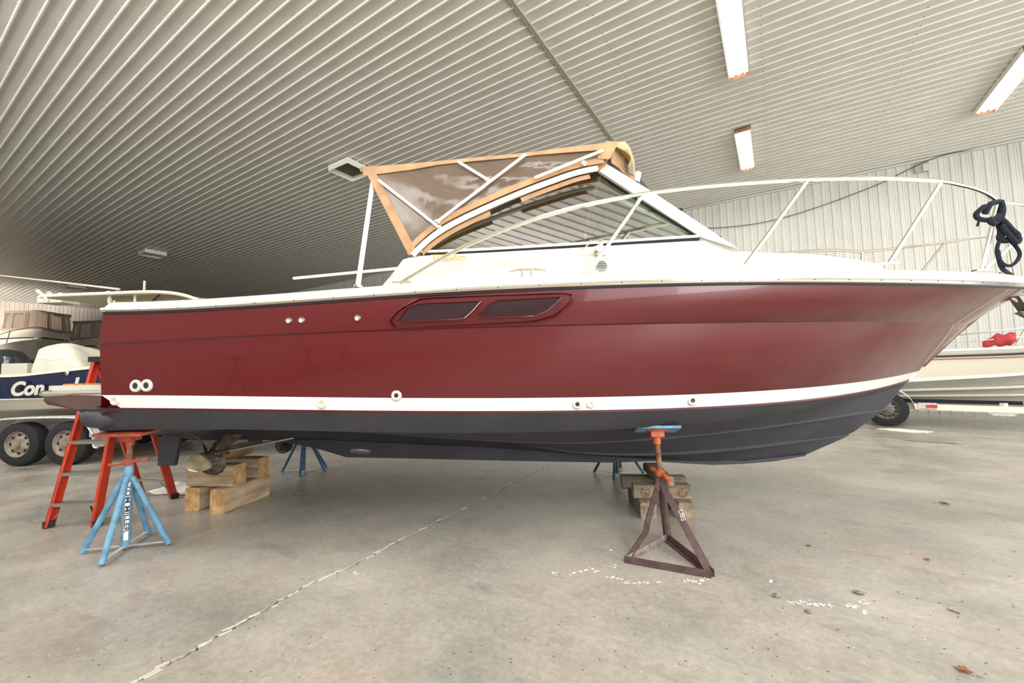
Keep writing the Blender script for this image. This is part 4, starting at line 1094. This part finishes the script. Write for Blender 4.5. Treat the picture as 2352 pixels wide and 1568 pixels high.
# ================================================================== ROPE on the bow rail
def rope_pts(l): return [WB_(BP(x, y, b)) for x, y, b in l]
rb_ = end.y * -1
RP = Vector(WB_(end))
t = thing('mooring_rope', 'bundled navy blue rope knotted around the bow rail and hanging down', 'rope', RP)
def rp_(name, l, r):
    MB().tube([p - RP for p in cr(rope_pts(l), max(14, len(l) * 5))], r, 8).build(name, M_navy, t)
B0 = rb_
rp_('knot', [(2262, 490, B0 + .04), (2276, 468, B0 + .05), (2296, 464, B0), (2303, 482, B0 - .05), (2296, 506, B0 - .04), (2280, 512, B0 + .05), (2270, 500, B0 + .05)], .022)
rp_('knot', [(2270, 480, B0 + .04), (2262, 474, B0 + .05), (2250, 483, B0 + .05), (2242, 492, B0 + .04), (2248, 502, B0 + .04), (2272, 505, B0 + .04), (2296, 496, B0 + .03), (2300, 478, B0)], .020)
rp_('knot', [(2300, 462, B0), (2303, 476, B0 + .03), (2298, 500, B0 + .03), (2284, 513, B0 + .02), (2300, 504, B0 - .03)], .018)
rp_('tail', [(2250, 498, B0 + .05), (2248, 508, B0 + .05), (2245, 519, B0 + .05)], .009)
rp_('coil', [(2296, 502, B0 + .02), (2308, 512, B0 + .03), (2322, 528, B0 + .02), (2334, 538, B0 + .02), (2338, 552, B0 + .02), (2328, 558, B0 + .02)], .026)
rp_('coil', [(2292, 506, B0 - .02), (2300, 530, B0), (2298, 548, B0), (2310, 552, B0), (2322, 544, B0), (2316, 526, B0)], .026)
rp_('coil', [(2300, 516, B0 + .03), (2313, 534, B0 + .04), (2326, 548, B0 + .04), (2334, 558, B0 + .03)], .02)
rp_('loop', [(2300, 545, B0), (2292, 562, B0), (2290, 580, B0), (2297, 598, B0), (2310, 609, B0), (2326, 608, B0), (2340, 592, B0), (2341, 578, B0), (2330, 562, B0), (2318, 552, B0)], .013)
rp_('tail', [(2291, 575, B0), (2296, 600, B0), (2304, 618, B0 - .1), (2318, 628, .2), (2332, 638, .12), (2342, 641, .08)], .017)

# ================================================================== generic small hull
def grow(tab, t): return float(np.interp(t, [a for a, b in tab], [b for a, b in tab]))
def simple_hull(parent, x0, L_, hb, sheer, band, chine, keel, m_top, m_low, m_bot, n=28, flare=.82, top=M_white):
    """tables give z along t = 0 stern .. 1 bow; returns the sheer row"""
    def rw(bs, ztab, xe, p):
        out = []
        for i in range(n + 1):
            t = i / n; out.append(Vector((x0 + (xe) * t, -bs * (.93 + .07 * min(t * 4, 1)) * (1 - t ** p) ** .8, grow(ztab, t))))
        return out
    S_ = rw(hb, sheer, L_, 4); B_ = rw(hb * .97, band, L_ * .955, 3.4); C_ = rw(hb * flare, chine, L_ * .90, 2.8); M2 = rw(hb * flare * .5, [(a, (b + grow(keel, a)) / 2) for a, b in chine], L_ * .85, 2.6)
    K = [Vector((x0 + L_ * .82 * i / n, -.01, grow(keel, i / n))) for i in range(n + 1)]
    def mid_(a, b, t, o=.02): return [p.lerp(q, t) + Vector((0, -o * math.sin(PI * i / n), 0)) for i, (p, q) in enumerate(zip(a, b))]
    def bt(rows, name, m, tra=True):
        g = both(rows)
        if tra: g.grid([[r[0], Vector((r[0].x, 0, r[0].z)), Vector((r[0].x, -r[0].y, r[0].z))] for r in rows])
        return g.build(name, m, parent)
    bt([S_, mid_(S_, B_, .5), B_], 'topside', m_top); bt([B_, mid_(B_, C_, .5), C_], 'lower_side', m_low)
    bt([C_, [v + Vector((0, .05 if v.y < -.06 else 0, -.01)) for v in C_], M2, K], 'bottom', m_bot)
    g = MB(); inn = [Vector((v.x, min(v.y + .16, 0), v.z + .03)) for v in S_]
    up = [Vector((v.x, min(v.y + .03, 0), v.z + .03)) for v in S_]; lo = [Vector((v.x, v.y - .012, v.z - .02)) for v in S_]
    both([lo, [v + Vector((0, 0, .03)) for v in lo], up, inn, [Vector((v.x, v.y, v.z - .35)) for v in inn]]).build('gunwale', top, parent)
    MB().grid([[Vector((v.x, v.y, v.z - .35)) for v in inn], [Vector((v.x, -v.y, v.z - .35)) for v in inn]]).build('deck', top, parent)
    return S_, B_, C_, K
def wheel(parent, c, r, w_, m=M_rim, ax=(0, -1, 0), spokes=8):
    t_ = MB().lathe([(r * .60, -w_ / 2), (r * .86, -w_ / 2), (r * .97, -w_ * .42), (r, -w_ * .25), (r, w_ * .25), (r * .97, w_ * .42), (r * .86, w_ / 2), (r * .60, w_ / 2), (r * .58, 0), (r * .60, -w_ / 2)], c, ax, 32).build('tyre', M_tire, parent)
    A = Vector(ax)
    rim = MB().lathe([(r * .61, w_ * .46), (r * .57, w_ * .48), (r * .52, w_ * .30), (r * .44, w_ * .26), (r * .30, w_ * .38), (r * .16, w_ * .40), (r * .15, w_ * .52), (.001, w_ * .54)], c, ax, 32).build('rim', m, parent)
    hl = MB()
    a1 = A.orthogonal().normalized(); a2 = A.cross(a1)
    for k in range(spokes):
        q = 2 * PI * k / spokes; p = Vector(c) + (a1 * math.cos(q) + a2 * math.sin(q)) * r * .40 + A * w_ * .31
        hl.lathe([(.001, .004), (r * .07, .004), (r * .07, 0)], p, ax, 8)
    hl.build('rim_hole', M_black, rim, smooth=False)
    return t_

# ---- navy centre console boat on a tandem trailer, left
CA = math.radians(32.07)
def DR(right, depth): return Vector((right * .8475 - depth * .531, right * .531 + depth * .8475, 0))
CCO = DR(-7.5, 8.05)
cc = thing('centre_console_boat', 'navy blue and white centre console boat on a trailer behind the stern', 'boat', CCO, CA)
Sx, Bx, Cx, Kx = simple_hull(cc, -1.9, 7.2, 1.22, [(0, 1.44), (.2, 1.44), (.38, 1.56), (.6, 1.70), (1, 1.95)], [(0, 1.05), (.4, 1.07), (.7, 1.14), (1, 1.4)], [(0, .86), (.4, .90), (.7, 1.0), (1, 1.3)], [(0, .62), (.5, .60), (.8, .72), (1, 1.2)], M_navyh, M_gelg, M_gelg, top=M_cream)
MB().tube([v + Vector((0, -.012, .0)) for v in Bx], .012, 6).build('boot_line', M_white, cc)
# lettering on the near side
p = ray(30, 905); 
def CCp(x, y, dep): 
    d = ray(x, y); f_ = d[0] * -.531 + d[1] * .8475; k = dep / f_; v = Vector((d[0] * k, d[1] * k, EYE + d[2] * k)) - CCO
    return Vector((v.x * math.cos(-CA) - v.y * math.sin(-CA), v.x * math.sin(-CA) + v.y * math.cos(-CA), v.z))
l0 = CCp(27, 908, 6.83)
text('lettering', 'Con', .30, M_white, cc, (l0.x, l0.y - .03, l0.z), (1, .0, .03), (0, -.02, 1), thick=.003, shear=.25, bold=.012, sx=1.02)
l1 = CCp(171, 898, 6.80); text('lettering', 'l', .30, M_white, cc, (l1.x, l1.y - .03, l1.z), (1, .0, .03), (0, -.02, 1), thick=.003, shear=.25, bold=.012)
# outboard motor, seat box, folded rack
m = MB(); cx = -2.15
m.lathe([(.02, .42), (.16, .40), (.27, .30), (.31, .12), (.30, -.10), (.26, -.22)], (cx, 0, 1.55), (.15, 0, 1), 20); m.build('outboard_cowl', mat('dark_glossy_cowl', (36, 42, 48), .15, coat=.6), cc)
m = MB(); m.prism([(cx - .12, -.09, 1.35), (cx + .2, -.09, 1.35), (cx + .12, -.09, .45), (cx - .1, -.09, .45)], (0, .18, 0)); m.build('outboard_leg', M_dark, cc, smooth=False)
q = CCp(33, 842, 7.5); MB().box((q.x, q.y + .2, q.z - .12), (.46, .40, .36)).build('seat_box', M_white, cc, smooth=False)
m = MB(); a = CCp(66, 826, 7.8); b = CCp(104, 828, 7.8); c_ = CCp(92, 848, 7.8)
m.bar(a, b, .05, .03); m.bar(a, c_, .04, .03); m.bar(b + Vector((0, 0, -.0)), c_ + Vector((0, 0, 0)), .04, .03); m.bar(CCp(72, 848, 7.8), CCp(104, 843, 7.8), .03, .03); m.build('folding_seat', M_black, cc, smooth=False)
q = CCp(158, 857, 6.86); MB().lathe([(.001, .012), (.02, .012), (.035, 0)], (q.x, q.y - .03, q.z), (0, -1, 0), 12).build('hull_fitting', M_chrome, cc)
# T-top: white rimmed roof with clear curtains, light mast, rod holders, aerial
tz = 2.84
tt = [CCp(92, 680, 7.3), CCp(150, 677, 7.3), CCp(250, 673, 7.3), CCp(330, 670, 7.3), CCp(380, 671, 7.3), CCp(420, 677, 7.3), CCp(455, 688, 7.3)]
tc_ = cr(tt, 24)
MB().sheet([tc_, [Vector((v.x, v.y + .85, v.z + .05)) for v in tc_], [Vector((v.x, v.y + 1.7, v.z)) for v in tc_]], (0, 0, -.03)).build('hard_top', M_white, cc)
MB().tube(tc_, .028, 8).build('top_rim', M_cream, cc)
m = MB(); 
for x, y in ((250, 668), (270, 668), (140, 672), (113, 669)): q = CCp(x, y + 3, 7.5); m.ball(q, .045, 10, (1, 1, .6))
m.build('top_light', M_white, cc)
q = CCp(331, 671, 7.5); MB().tube([q, q + Vector((0, 0, .21))], .018, 8).build('light_mast', M_white, cc)
MB().ball(q + Vector((0, 0, .22)), .03, 8, (1, 1, .5)).build('mast_cap', M_dark, cc)
m = MB(); m.tube([CCp(86, 667, 7.3), CCp(102, 680, 7.3), CCp(111, 692, 7.3)], [.035, .024, .02], 8); m.tube([CCp(92, 680, 7.3), CCp(120, 674, 7.3)], .02, 8); m.build('rod_holder', M_white, cc)
m = MB(); m.tube([CCp(274, 664, 7.6), CCp(130, 647, 7.9), CCp(-60, 626, 8.3)], [.02, .017, .012], 8); m.build('aerial', M_white, cc)
m = MB()
for x in (252, 262, 310):
    m.tube([CCp(x, 690 if x < 300 else 676, 7.45), CCp(x, 760, 7.45)], .02, 8)
m.build('top_leg', M_whitetube, cc)
m = MB(); m.tube([CCp(252, 678, 7.4), CCp(252, 692, 7.4), CCp(252, 700, 7.4)], [.02, .035, .015], 8); m.build('spot_lamp', M_white, cc)
cu = MB(); cu.grid([[CCp(255, 677, 7.5), CCp(345, 675, 7.5), CCp(395, 676, 7.5), CCp(440, 690, 7.5)], [CCp(258, 760, 7.5), CCp(345, 760, 7.5), CCp(398, 760, 7.5), CCp(470, 760, 7.5)]]); cu.build('clear_curtain', M_vinyl, cc, smooth=False)
MB().prism([CCp(x, y, 7.9) for x, y in ((312, 675), (385, 676), (392, 720), (312, 720))], (0, .03, 0)).build('cream_panel', M_cream, cc, smooth=False)
MB().tube([CCp(366, 677, 7.45), CCp(350, 692, 7.45), CCp(332, 700, 7.45)], .018, 6).build('curtain_strap', M_dark, cc)
MB().box(CCp(135, 690, 8.6), (.50, .35, .14)).build('electronics_box', M_gelg, cc, smooth=False)
# trailer
tl = thing('boat_trailer', 'galvanised tandem axle trailer under the navy centre console boat', 'trailer', CCO, CA)
for px in (42, 152):
    q = CCp(px, 1019, 6.85); wheel(tl, (q.x, -1.12, .345), .345, .22, ax=(0, -1, 0))
    wheel(tl, (q.x, 1.12, .345), .345, .22, ax=(0, 1, 0))
q0 = CCp(42, 1019, 6.85).x; q1 = CCp(152, 1019, 6.85).x
for s in (-1, 1):
    fp_ = [(q0 - .50, .36), (q0 - .47, .55), (q0 - .32, .70), (q0 - .1, .755), (q1 + .12, .755), (q1 + .32, .68), (q1 + .46, .50), (q1 + .50, .30), (q1 + .56, .28)]
    fp_ = cr([(x, 0, z) for x, z in fp_], 30)
    MB().sheet([[Vector((v.x, s * 1.26, v.z)) for v in fp_], [Vector((v.x, s * .98, v.z)) for v in fp_]], (0, 0, .012)).build('fender', M_galv, tl)
    MB().tube([Vector((v.x, s * 1.26, v.z)) for v in fp_], .018, 6).build('fender_lip', M_galv, tl)
    MB().bar((-1.7, s * .92, .56), (4.2, s * .80, .56), .07, .13).build('frame_rail', M_galv, tl, smooth=False)
    MB().bar((-1.6, s * .80, .66), (3.0, s * .75, .68), .10, .06).build('bunk', M_grey, tl, smooth=False)
    q = CCp(222, 995, 6.85); MB().box((q.x, s * 1.15, .50), (.16, .18, .12)).build('fender_step', M_galv, tl, smooth=False)
for x in (-1.6, q0, q1, 2.6): MB().bar((x, -1.1, .42), (x, 1.1, .42), .06, .06).build('axle', M_galv, tl, smooth=False)
MB().bar((2.6, 0, .5), (5.6, 0, .5), .08, .1).build('tongue', M_galv, tl, smooth=False)
MB().tube([(5.4, 0, 0.0), (5.4, 0, .6)], .03, 8).build('jockey_leg', M_galv, tl)
# white tarp draped over the console
def CW(v): return Vector(v)
q = CCp(172, 820, 7.6)
tp = thing('console_cover', 'crumpled white tarpaulin over the console of the navy boat', 'cover', CCO + Matrix.Rotation(CA, 3, 'Z') @ Vector((q.x, q.y, 1.40)), CA)
prof = [(105, 792, .98), (103, 820, 1.0), (102, 852, 1.04)]
rows = []
outl = [(-.50, 0), (-.50, .30), (-.44, .52), (-.33, .60), (-.05, .58), (.18, .55), (.36, .42), (.46, .27), (.52, .10), (.53, 0)]
for j in range(11):
    s = -1 + 2 * j / 10; k = (1 - abs(s) ** 3.0) ** .45 if abs(s) < 1 else 0
    r_ = []
    for (x, z) in [tuple(p)[0:1] + (p.z,) for p in cr([(x, 0, z) for x, z in outl], 30)]:
        fold = .02 * math.sin(7 * x + 5 * z + 3 * s) + .014 * math.sin(15 * z - 9 * x + 4 * s)
        r_.append(Vector((x * (.86 + .14 * k) * .84 + fold, s * .36, max(z * (.55 + .45 * k), 0) + (fold if z > .1 else 0))))
    rows.append(r_)
g = MB(); g.sheet(rows, (0, 0, -.006)); g.add(rows[0], [tuple(range(30))]); g.add(rows[-1], [tuple(range(30))]); g.build('cover', M_tarp, tp, ang=2)

# ---- cruisers far behind on the left
def cruiser(label, right, depth, yaw, sc_, enc=M_taupe, low=M_gelg):
    o = DR(right, depth); t = thing('cabin_cruiser', label, 'boat', o, yaw)
    S2, B2, C2, K2 = simple_hull(t, -6.0 * sc_, 9.5 * sc_, 1.85 * sc_, [(0, 2.45 * sc_), (.6, 2.75 * sc_), (1, 3.15 * sc_)], [(0, 1.5 * sc_), (1, 2.1 * sc_)], [(0, 1.1 * sc_), (.7, 1.2 * sc_), (1, 1.8 * sc_)], [(0, .6 * sc_), (.8, .7 * sc_), (1, 1.6 * sc_)], low, low, mat('grey_bottom', (110, 104, 98), .7), top=low)
    # cabin front with wrap-round brow, fly bridge and enclosure
    def ring(z, hw_, xf, xb, n=9):
        return [Vector((xb, -hw_, z))] + [Vector((xf - (xf - xb) * .35 * abs(math.sin(PI * (i / n - .5))) ** 2.2, -hw_ + 2 * hw_ * i / n, z)) for i in range(n + 1)] + [Vector((xb, hw_, z))]
    zc_ = [(2.75, 1.45, 1.3), (3.15, 1.40, .9), (3.40, 1.56, .7), (3.50, 1.58, .65), (3.85, 1.40, .1), (3.95, 1.36, .0)]
    MB().grid([ring(z * sc_, w2 * sc_, xf * sc_, -4.5 * sc_) for z, w2, xf in zc_], False).build('cabin', low, t, ang=.5)
    MB().tube(ring(3.45 * sc_, 1.60 * sc_, .70 * sc_, -4.5 * sc_), .035 * sc_, 6).build('dark_moulding', M_dark, t)
    lo = ring(3.97 * sc_, 1.28 * sc_, -.1 * sc_, -3.2 * sc_); hi = ring(4.95 * sc_, 1.20 * sc_, -.5 * sc_, -3.2 * sc_)
    MB().tube(lo, .06 * sc_, 6).build('enclosure_sill', enc, t); MB().tube(hi, .07 * sc_, 6).build('enclosure_header', enc, t)
    for i in (0, 2, 4, 7, 9, 11): MB().bar(lo[i], hi[i], .16 * sc_, .05 * sc_).build('enclosure_post', enc, t, smooth=False)
    MB().grid([lo, hi]).build('clear_enclosure', MATS['hazy_vinyl'], t, smooth=False)
    MB().grid([hi, [Vector((v.x, v.y * .5, v.z + .10 * sc_)) for v in hi]]).build('bimini_top', enc, t)
    rl_ = [Vector((v.x - .1, v.y * .9, v.z + .62 * sc_)) for v in S2[12:29]]
    full = rl_ + [Vector((v.x, -v.y, v.z)) for v in reversed(rl_)]
    MB().tube(full, .022 * sc_, 6).build('bow_rail', M_alu, t)
    for i in range(0, len(rl_) - 1, 4):
        for s in (1, -1):
            a = rl_[i]; b = S2[12 + i]; MB().tube([Vector((a.x, s * a.y, a.z)), Vector((b.x - .25, s * b.y, b.z))], .02 * sc_, 6).build('rail_post', M_alu, t)
    MB().lathe([(.001, 0), (.16, .02), (.2, .1), (.05, .14)], (.75 * sc_, 0, 3.36 * sc_), (0, 0, 1), 12).build('searchlight', M_white, t)
    for x in (-4, -1): 
        for y in (-1, 1): MB().tube([(x * sc_, y * .9 * sc_, 0), (x * sc_, y * .9 * sc_, 1.0 * sc_)], .08, 8).build('support_post', M_grey, t)
    return t
clear_mat('hazy_vinyl', (186, 172, 158), gloss=.12, rough=.03, bump=.9, bscale=1.6, body=(170, 155, 140), bodyamt=.35)
hd = math.atan2(-.8475, .531)     # facing the camera
o1 = DR(-30.4, 27.0); cruiser('large dusty cabin cruiser with taupe canvas enclosure behind the navy boat', -30.4, 27.0, math.atan2(-o1.y, -o1.x), 1.20)
o2 = DR(-21.9, 22.5); c2 = cruiser('smaller dusty cruiser peeping out between the taupe enclosure and the maroon stern', -21.9, 22.5, math.atan2(-o2.y, -o2.x), .92, enc=M_grey, low=mat('dusty_gelcoat', (176, 168, 152), .6))
gt_ = DR(-16.2, 16.2)
g = thing('tarpaulin_bundle', 'dark green tarpaulin covered load in the gap left of the maroon stern', 'tarpaulin', gt_, .5)
rows = []
for j in range(9):
    a = PI * j / 8; rows.append([Vector((x, 1.2 * math.cos(a), .02 + (1.75 + .10 * math.sin(3 * x + j)) * math.sin(a) ** .45)) for x in np.linspace(-1.6, 1.6, 10)])
MB().grid(rows).build('tarpaulin', M_green, g, ang=2)
q = MB()
for k in range(3): q.tube([(-1.0 + k, -1.3, 0), (-1.0 + k, -1.3, 1.9)], .05, 6)
q.build('support_posts', mat('brown_posts', (110, 84, 62), .8), g)

# ---- beige boat on a trailer, right
RA = math.atan2(-.16, .987)
RO = Vector((2.18, 13.48, 0))
rb2 = thing('bowrider_boat', 'beige and white open boat on a trailer behind the maroon bow', 'boat', RO, RA)
S3, B3, C3, K3 = simple_hull(rb2, -2.0, 8.2, 1.22, [(0, 1.60), (.3, 1.61), (.55, 1.62), (1, 1.8)], [(0, 1.48), (.5, 1.50), (1, 1.66)], [(0, .92), (.28, .96), (.51, 1.08), (.8, 1.3), (1, 1.6)], [(0, .50), (.6, .52), (.8, .66), (1, 1.3)], M_white, M_beige, mat('grey_white_bottom', (206, 206, 200), .45), flare=.86, top=M_cream)
def sb_tube(row, dz, dy, r, m, name, i0=0, i1=None):
    MB().tube([v + Vector((0, dy, dz)) for v in row[i0:i1]], r, 6).build(name, m, rb2)
sb_tube(B3, .0, -.02, .022, M_dark, 'rub_strip'); sb_tube(B3, -.06, -.008, .008, mat('thin_red_line', (150, 60, 48), .5), 'pin_stripe', 0, 17)
mid3 = [a.lerp(b, .42) for a, b in zip(C3, K3)]; mid4 = [a.lerp(b, .72) for a, b in zip(C3, K3)]
MB().sheet([[v + Vector((0, -.02, .05)) for v in C3], [v + Vector((0, -.02, -.02)) for v in C3]], (0, .02, 0)).build('chine_rail', M_cream, rb2)
sb_tube(mid3, -.02, -.0, .028, M_cream, 'strake'); sb_tube(mid4, -.02, 0, .024, M_cream, 'strake', 8)
rl3 = [Vector((v.x, v.y * .93, v.z + .27 + .02 * i)) for i, v in enumerate(S3[9:27])]
MB().tube(rl3, .014, 6).build('side_rail', M_chrome, rb2)
MB().tube([v - Vector((0, 0, .16)) for v in rl3], .010, 6).build('side_rail', M_chrome, rb2)
for i in (1, 5, 9, 13): a = rl3[i]; MB().tube([a, Vector((a.x - .15, a.y, grow([(0, 1.6), (1, 1.7)], .6)))], .012, 6).build('rail_post', M_chrome, rb2)
q = MB(); q.box((-.6, 0, 1.42), (1.2, 2.0, .3)); q.build('engine_hatch', M_cream, rb2, smooth=False)
tr2 = thing('boat_trailer', 'cream painted single axle trailer under the beige boat at right', 'trailer', RO, RA)
for s in (-1, 1):
    wheel(tr2, (0, s * -1.13, .37), .37, .20, M_rimd, ax=(0, -s, 0), spokes=12)
    fp_ = cr([(.46 * math.cos(a) , 0, .37 + .46 * math.sin(a)) for a in np.linspace(PI * .96, -.06, 14)], 24)
    MB().sheet([[Vector((v.x, s * 1.24, v.z)) for v in fp_], [Vector((v.x, s * .98, v.z)) for v in fp_]], (0, 0, .02)).build('fender', M_trail, tr2)
    MB().bar((-1.6, s * .97, .46), (3.0, s * .95, .40), .07, .12).build('frame_rail', M_trail, tr2, smooth=False)
    MB().bar((3.0, s * .95, .40), (6.4, s * .10, .40), .07, .12).build('frame_rail', M_trail, tr2, smooth=False)
    MB().bar((-.8, s * .86, .56), (2.0, s * .84, .54), .10, .07).build('bunk', mat('dark_carpet', (24, 26, 38), .95), tr2, smooth=False)
    MB().bar((1.75, s * .90, .44), (1.75, s * .90, .54), .08, .08).build('bunk_post', M_trail, tr2, smooth=False)
    MB().box((.66, s * 1.02, .46), (.28, .07, .12)).build('lamp_housing', M_galv, tr2, smooth=False)
    MB().box((.72, s * 1.06, .45), (.17, .02, .06)).build('side_marker', mat('red_marker_lens', (200, 60, 36), .2), tr2, smooth=False)
    MB().prism([(1.5, s * .95 - .02, .36), (1.95, s * .95 - .02, .36), (1.85, s * .95 - .02, .29), (1.6, s * .95 - .02, .29)], (0, .04, 0)).build('frame_bracket', M_galv, tr2, smooth=False)
MB().bar((0, -1.1, .37), (0, 1.1, .37), .07, .07).build('axle', M_galv, tr2, smooth=False)
MB().bar((6.2, 0, .40), (7.6, 0, .40), .09, .12).build('tongue', M_trail, tr2, smooth=False)
MB().tube([(7.2, 0, 0.0), (7.2, 0, .7)], .03, 8).build('jockey_leg', M_galv, tr2)
# red cloth bundled on its rail
def onrail(x, y, k=0.0):
    d = ray(x, y); n_ = Vector((math.sin(RA), -math.cos(RA), 0)); t_ = (RO.dot(n_) + 1.02 + k) / (d[0] * n_.x + d[1] * n_.y)
    return Vector((d[0] * t_, d[1] * t_, EYE + d[2] * t_))
rc0 = onrail(2300, 782)
rc = thing('red_cloth', 'crumpled red cloth wrapped round the rail of the beige boat', 'cloth', rc0)
g = MB(); rows = []
for i in range(15):
    t = i / 14; cx_ = onrail(2256 + 78 * t, 787 - 12 * t + (3 if t < .3 else 0)) - rc0
    rr2 = .035 + .085 * max(0, math.sin(PI * min(1, t * .62 + .12))) ** 1.5 * (1 + .18 * math.sin(17 * t))
    rows.append([cx_ + Vector((.3 * rr2 * math.cos(a), rr2 * .9 * math.cos(a), rr2 * .95 * math.sin(a) * (1 + .25 * math.sin(3 * a + 9 * t)))) for a in [2 * PI * k / 14 for k in range(14)]])
g.grid(rows, True).build('cloth', M_redc, rc, ang=2)

# ================================================================== THINGS ON THE FLOOR
def crumple(name, label, cat, c, sx, sy, h_, m, yaw=0.0, seed=1, n=16):
    rnd = random.Random(seed); g = MB(); rows = []
    ph = [rnd.uniform(0, 6) for _ in range(6)]
    for i in range(n):
        r_ = []
        for j in range(n):
            x = -1 + 2 * i / (n - 1); y = -1 + 2 * j / (n - 1); e = max(abs(x), abs(y))
            wv = .5 + .5 * math.sin(5 * x + ph[0] + 2 * math.sin(3 * y + ph[1])) * math.cos(4 * y + ph[2] + x)
            rr3 = 1 + .14 * math.sin(3 * math.atan2(y, x) + ph[3]) + .08 * math.sin(7 * math.atan2(y, x) + ph[4])
            k = 1 / max(1e-6, math.hypot(x, y)) * e if e > 0 else 1
            r_.append(Vector((x * k * sx * rr3, y * k * sy * rr3, .006 + h_ * wv * (1 - e ** 3) + rnd.uniform(0, h_ * .12))))
        rows.append(r_)
    t = g.sheet(rows, (0, 0, -.005)).build(name, m, ang=2); t.location = (c[0], c[1], 0); t.rotation_euler = (0, 0, yaw)
    return tag(t, label, cat)
crumple('plastic_sheet', 'crumpled off white plastic sheet on the floor behind the ladder legs', 'sheet', (-6.10, 2.24), .30, .17, .10, M_cloth, ANG, 3)
crumple('white_rag', 'flat white rag on the floor below the trailer wheel at right', 'rag', (2.12, 11.55), .40, .22, .03, M_cloth, -.3, 5)
M_strip = mat('dark_tread_mark', (128, 118, 106), .95)
p0 = onz(2080, 1011, 0); p1 = onz(2198, 1019, 0)
g = MB()
for k in range(15): g.box(p0.lerp(p1, k / 14) + Vector((0, random.uniform(-.02, .02), .0015)), (.04, .16, .002), Matrix.Rotation(.5, 3, 'Z'))
g.build('tyre_mark', M_strip, bedm, smooth=False, kind='stuff')
# leaves, grit
def leaf(c, s, yaw, label):
    pts = []
    for k in range(20):
        a = 2 * PI * k / 20; r_ = s * (1 if k % 4 == 0 else .55 if k % 2 == 0 else .72) * (1.0 + .2 * math.cos(a))
        pts.append(Vector((r_ * math.cos(a), r_ * .8 * math.sin(a), .004 + .35 * s * abs(math.sin(a)) ** 1.5 * random.uniform(.6, 1))))
    g = MB(); g.v = [(0, 0, .005)] + [tuple(p) for p in pts]; g.f = [(0, k + 1, (k + 1) % 20 + 1) for k in range(20)]
    g.tube([(-s * 1.0, 0, .006), (-s * 1.7, .15 * s, .012)], s * .04, 5)
    o = g.build('dry_leaf', M_leaf, ang=2); o.location = (c[0], c[1], 0); o.rotation_euler = (0, 0, yaw); return tag(o, label, 'leaf', 'dry leaves on the floor')
leaf(onz(2216, 1543, 0), .034, 2.6, 'brown dry maple leaf on the floor at the lower right corner')
leaf(onz(2129, 1286, 0), .026, 1.0, 'small brown leaf scrap on the floor right of the dark patch')
leaf(onz(2168, 1157, 0), .05, .3, 'dark curled leaf farther out on the floor at the right')
leaf(onz(1857, 1254, 0), .022, 2.0, 'tiny dry leaf between the rusty stand and the right edge')
def pebble(name, c, s, label, m=M_debris, sc_=(1, .8, .6)):
    g = MB(); g.ball((0, 0, s * .45), s, 8, sc_); g.v = [(x * (1 + random.uniform(-.2, .2)), y * (1 + random.uniform(-.2, .2)), max(z, 0)) for x, y, z in g.v]
    o = g.build(name, m, ang=.9); o.location = (c[0], c[1], 0); return tag(o, label, 'debris', 'bits of debris on the floor')
pebble('debris_lump', onz(1783, 1371, 0), .022, 'small grey lump on the floor right of the rusty stand')
pebble('debris_lump', onz(1857, 1407, 0), .018, 'brownish lump on the floor in front of the paint flecks')
pebble('debris_lump', onz(1972, 1364, 0), .026, 'pale flat chip on the floor above the paint flecks', sc_=(1.3, .6, .4))
g = MB(); a = onz(2176, 1400, 0); b = onz(2206, 1411, 0); g.tube([a + Vector((0, 0, .005)), b + Vector((0, 0, .006))], .004, 6)
tag(g.build('twig', M_debris), 'short pale twig lying on the floor at the lower right', 'twig')
# paint flecks and grit
rnd = random.Random(11); g = MB()
def fleck(p, s):
    n = 7; vs = [(p.x + s * rnd.uniform(.5, 1.2) * math.cos(2 * PI * k / n), p.y + s * .8 * rnd.uniform(.5, 1.2) * math.sin(2 * PI * k / n), .0015) for k in range(n)]
    g.add([(p.x, p.y, .0025)] + vs, [(0, k + 1, (k + 1) % n + 1) for k in range(n)])
for (x, y, w_, n) in ((1275, 1315, 8, 4), (1316, 1316, 8, 4), (1345, 1308, 28, 9), (1370, 1309, 10, 4), (1408, 1300, 18, 6), (1412, 1328, 12, 8), (1403, 1262, 6, 4), (1440, 1336, 6, 5), (1475, 1338, 14, 8), (1515, 1338, 5, 4), (1592, 1334, 24, 22), (1625, 1328, 12, 6), (820, 1316, 8, 5),
                      (1830, 1384, 22, 14), (1865, 1390, 20, 14), (1905, 1389, 25, 10), (1955, 1390, 26, 12), (1985, 1386, 14, 8), (1775, 1335, 10, 4), (1990, 1405, 20, 6), (700, 1100, 16, 8), (730, 1096, 8, 4), (655, 1096, 6, 3)):
    for _ in range(n):
        fleck(onz(x + rnd.gauss(0, w_ * .5), y + rnd.gauss(0, 2.5), 0), rnd.uniform(.004, .013))
g.build('paint_flecks', M_flecks, bedm, smooth=False, kind='stuff')
g = MB()
for _ in range(520):
    p = onz(rnd.uniform(60, 2340), rnd.uniform(1120, 1560), 0); s = rnd.uniform(.0015, .005)
    g.ball((p.x, p.y, s * .4), s, 4, (1.3, .9, .5))
g.build('grit', mat('dark_grit', (92, 86, 78), .95), bedm, smooth=False, kind='stuff')
g = MB()
for _ in range(160):
    p = onz(rnd.uniform(60, 2340), rnd.uniform(1120, 1560), 0); s = rnd.uniform(.0015, .0035)
    g.ball((p.x, p.y, s * .4), s, 4, (1.3, .9, .5))
g.build('pale_grit', M_flecks, bedm, smooth=False, kind='stuff')
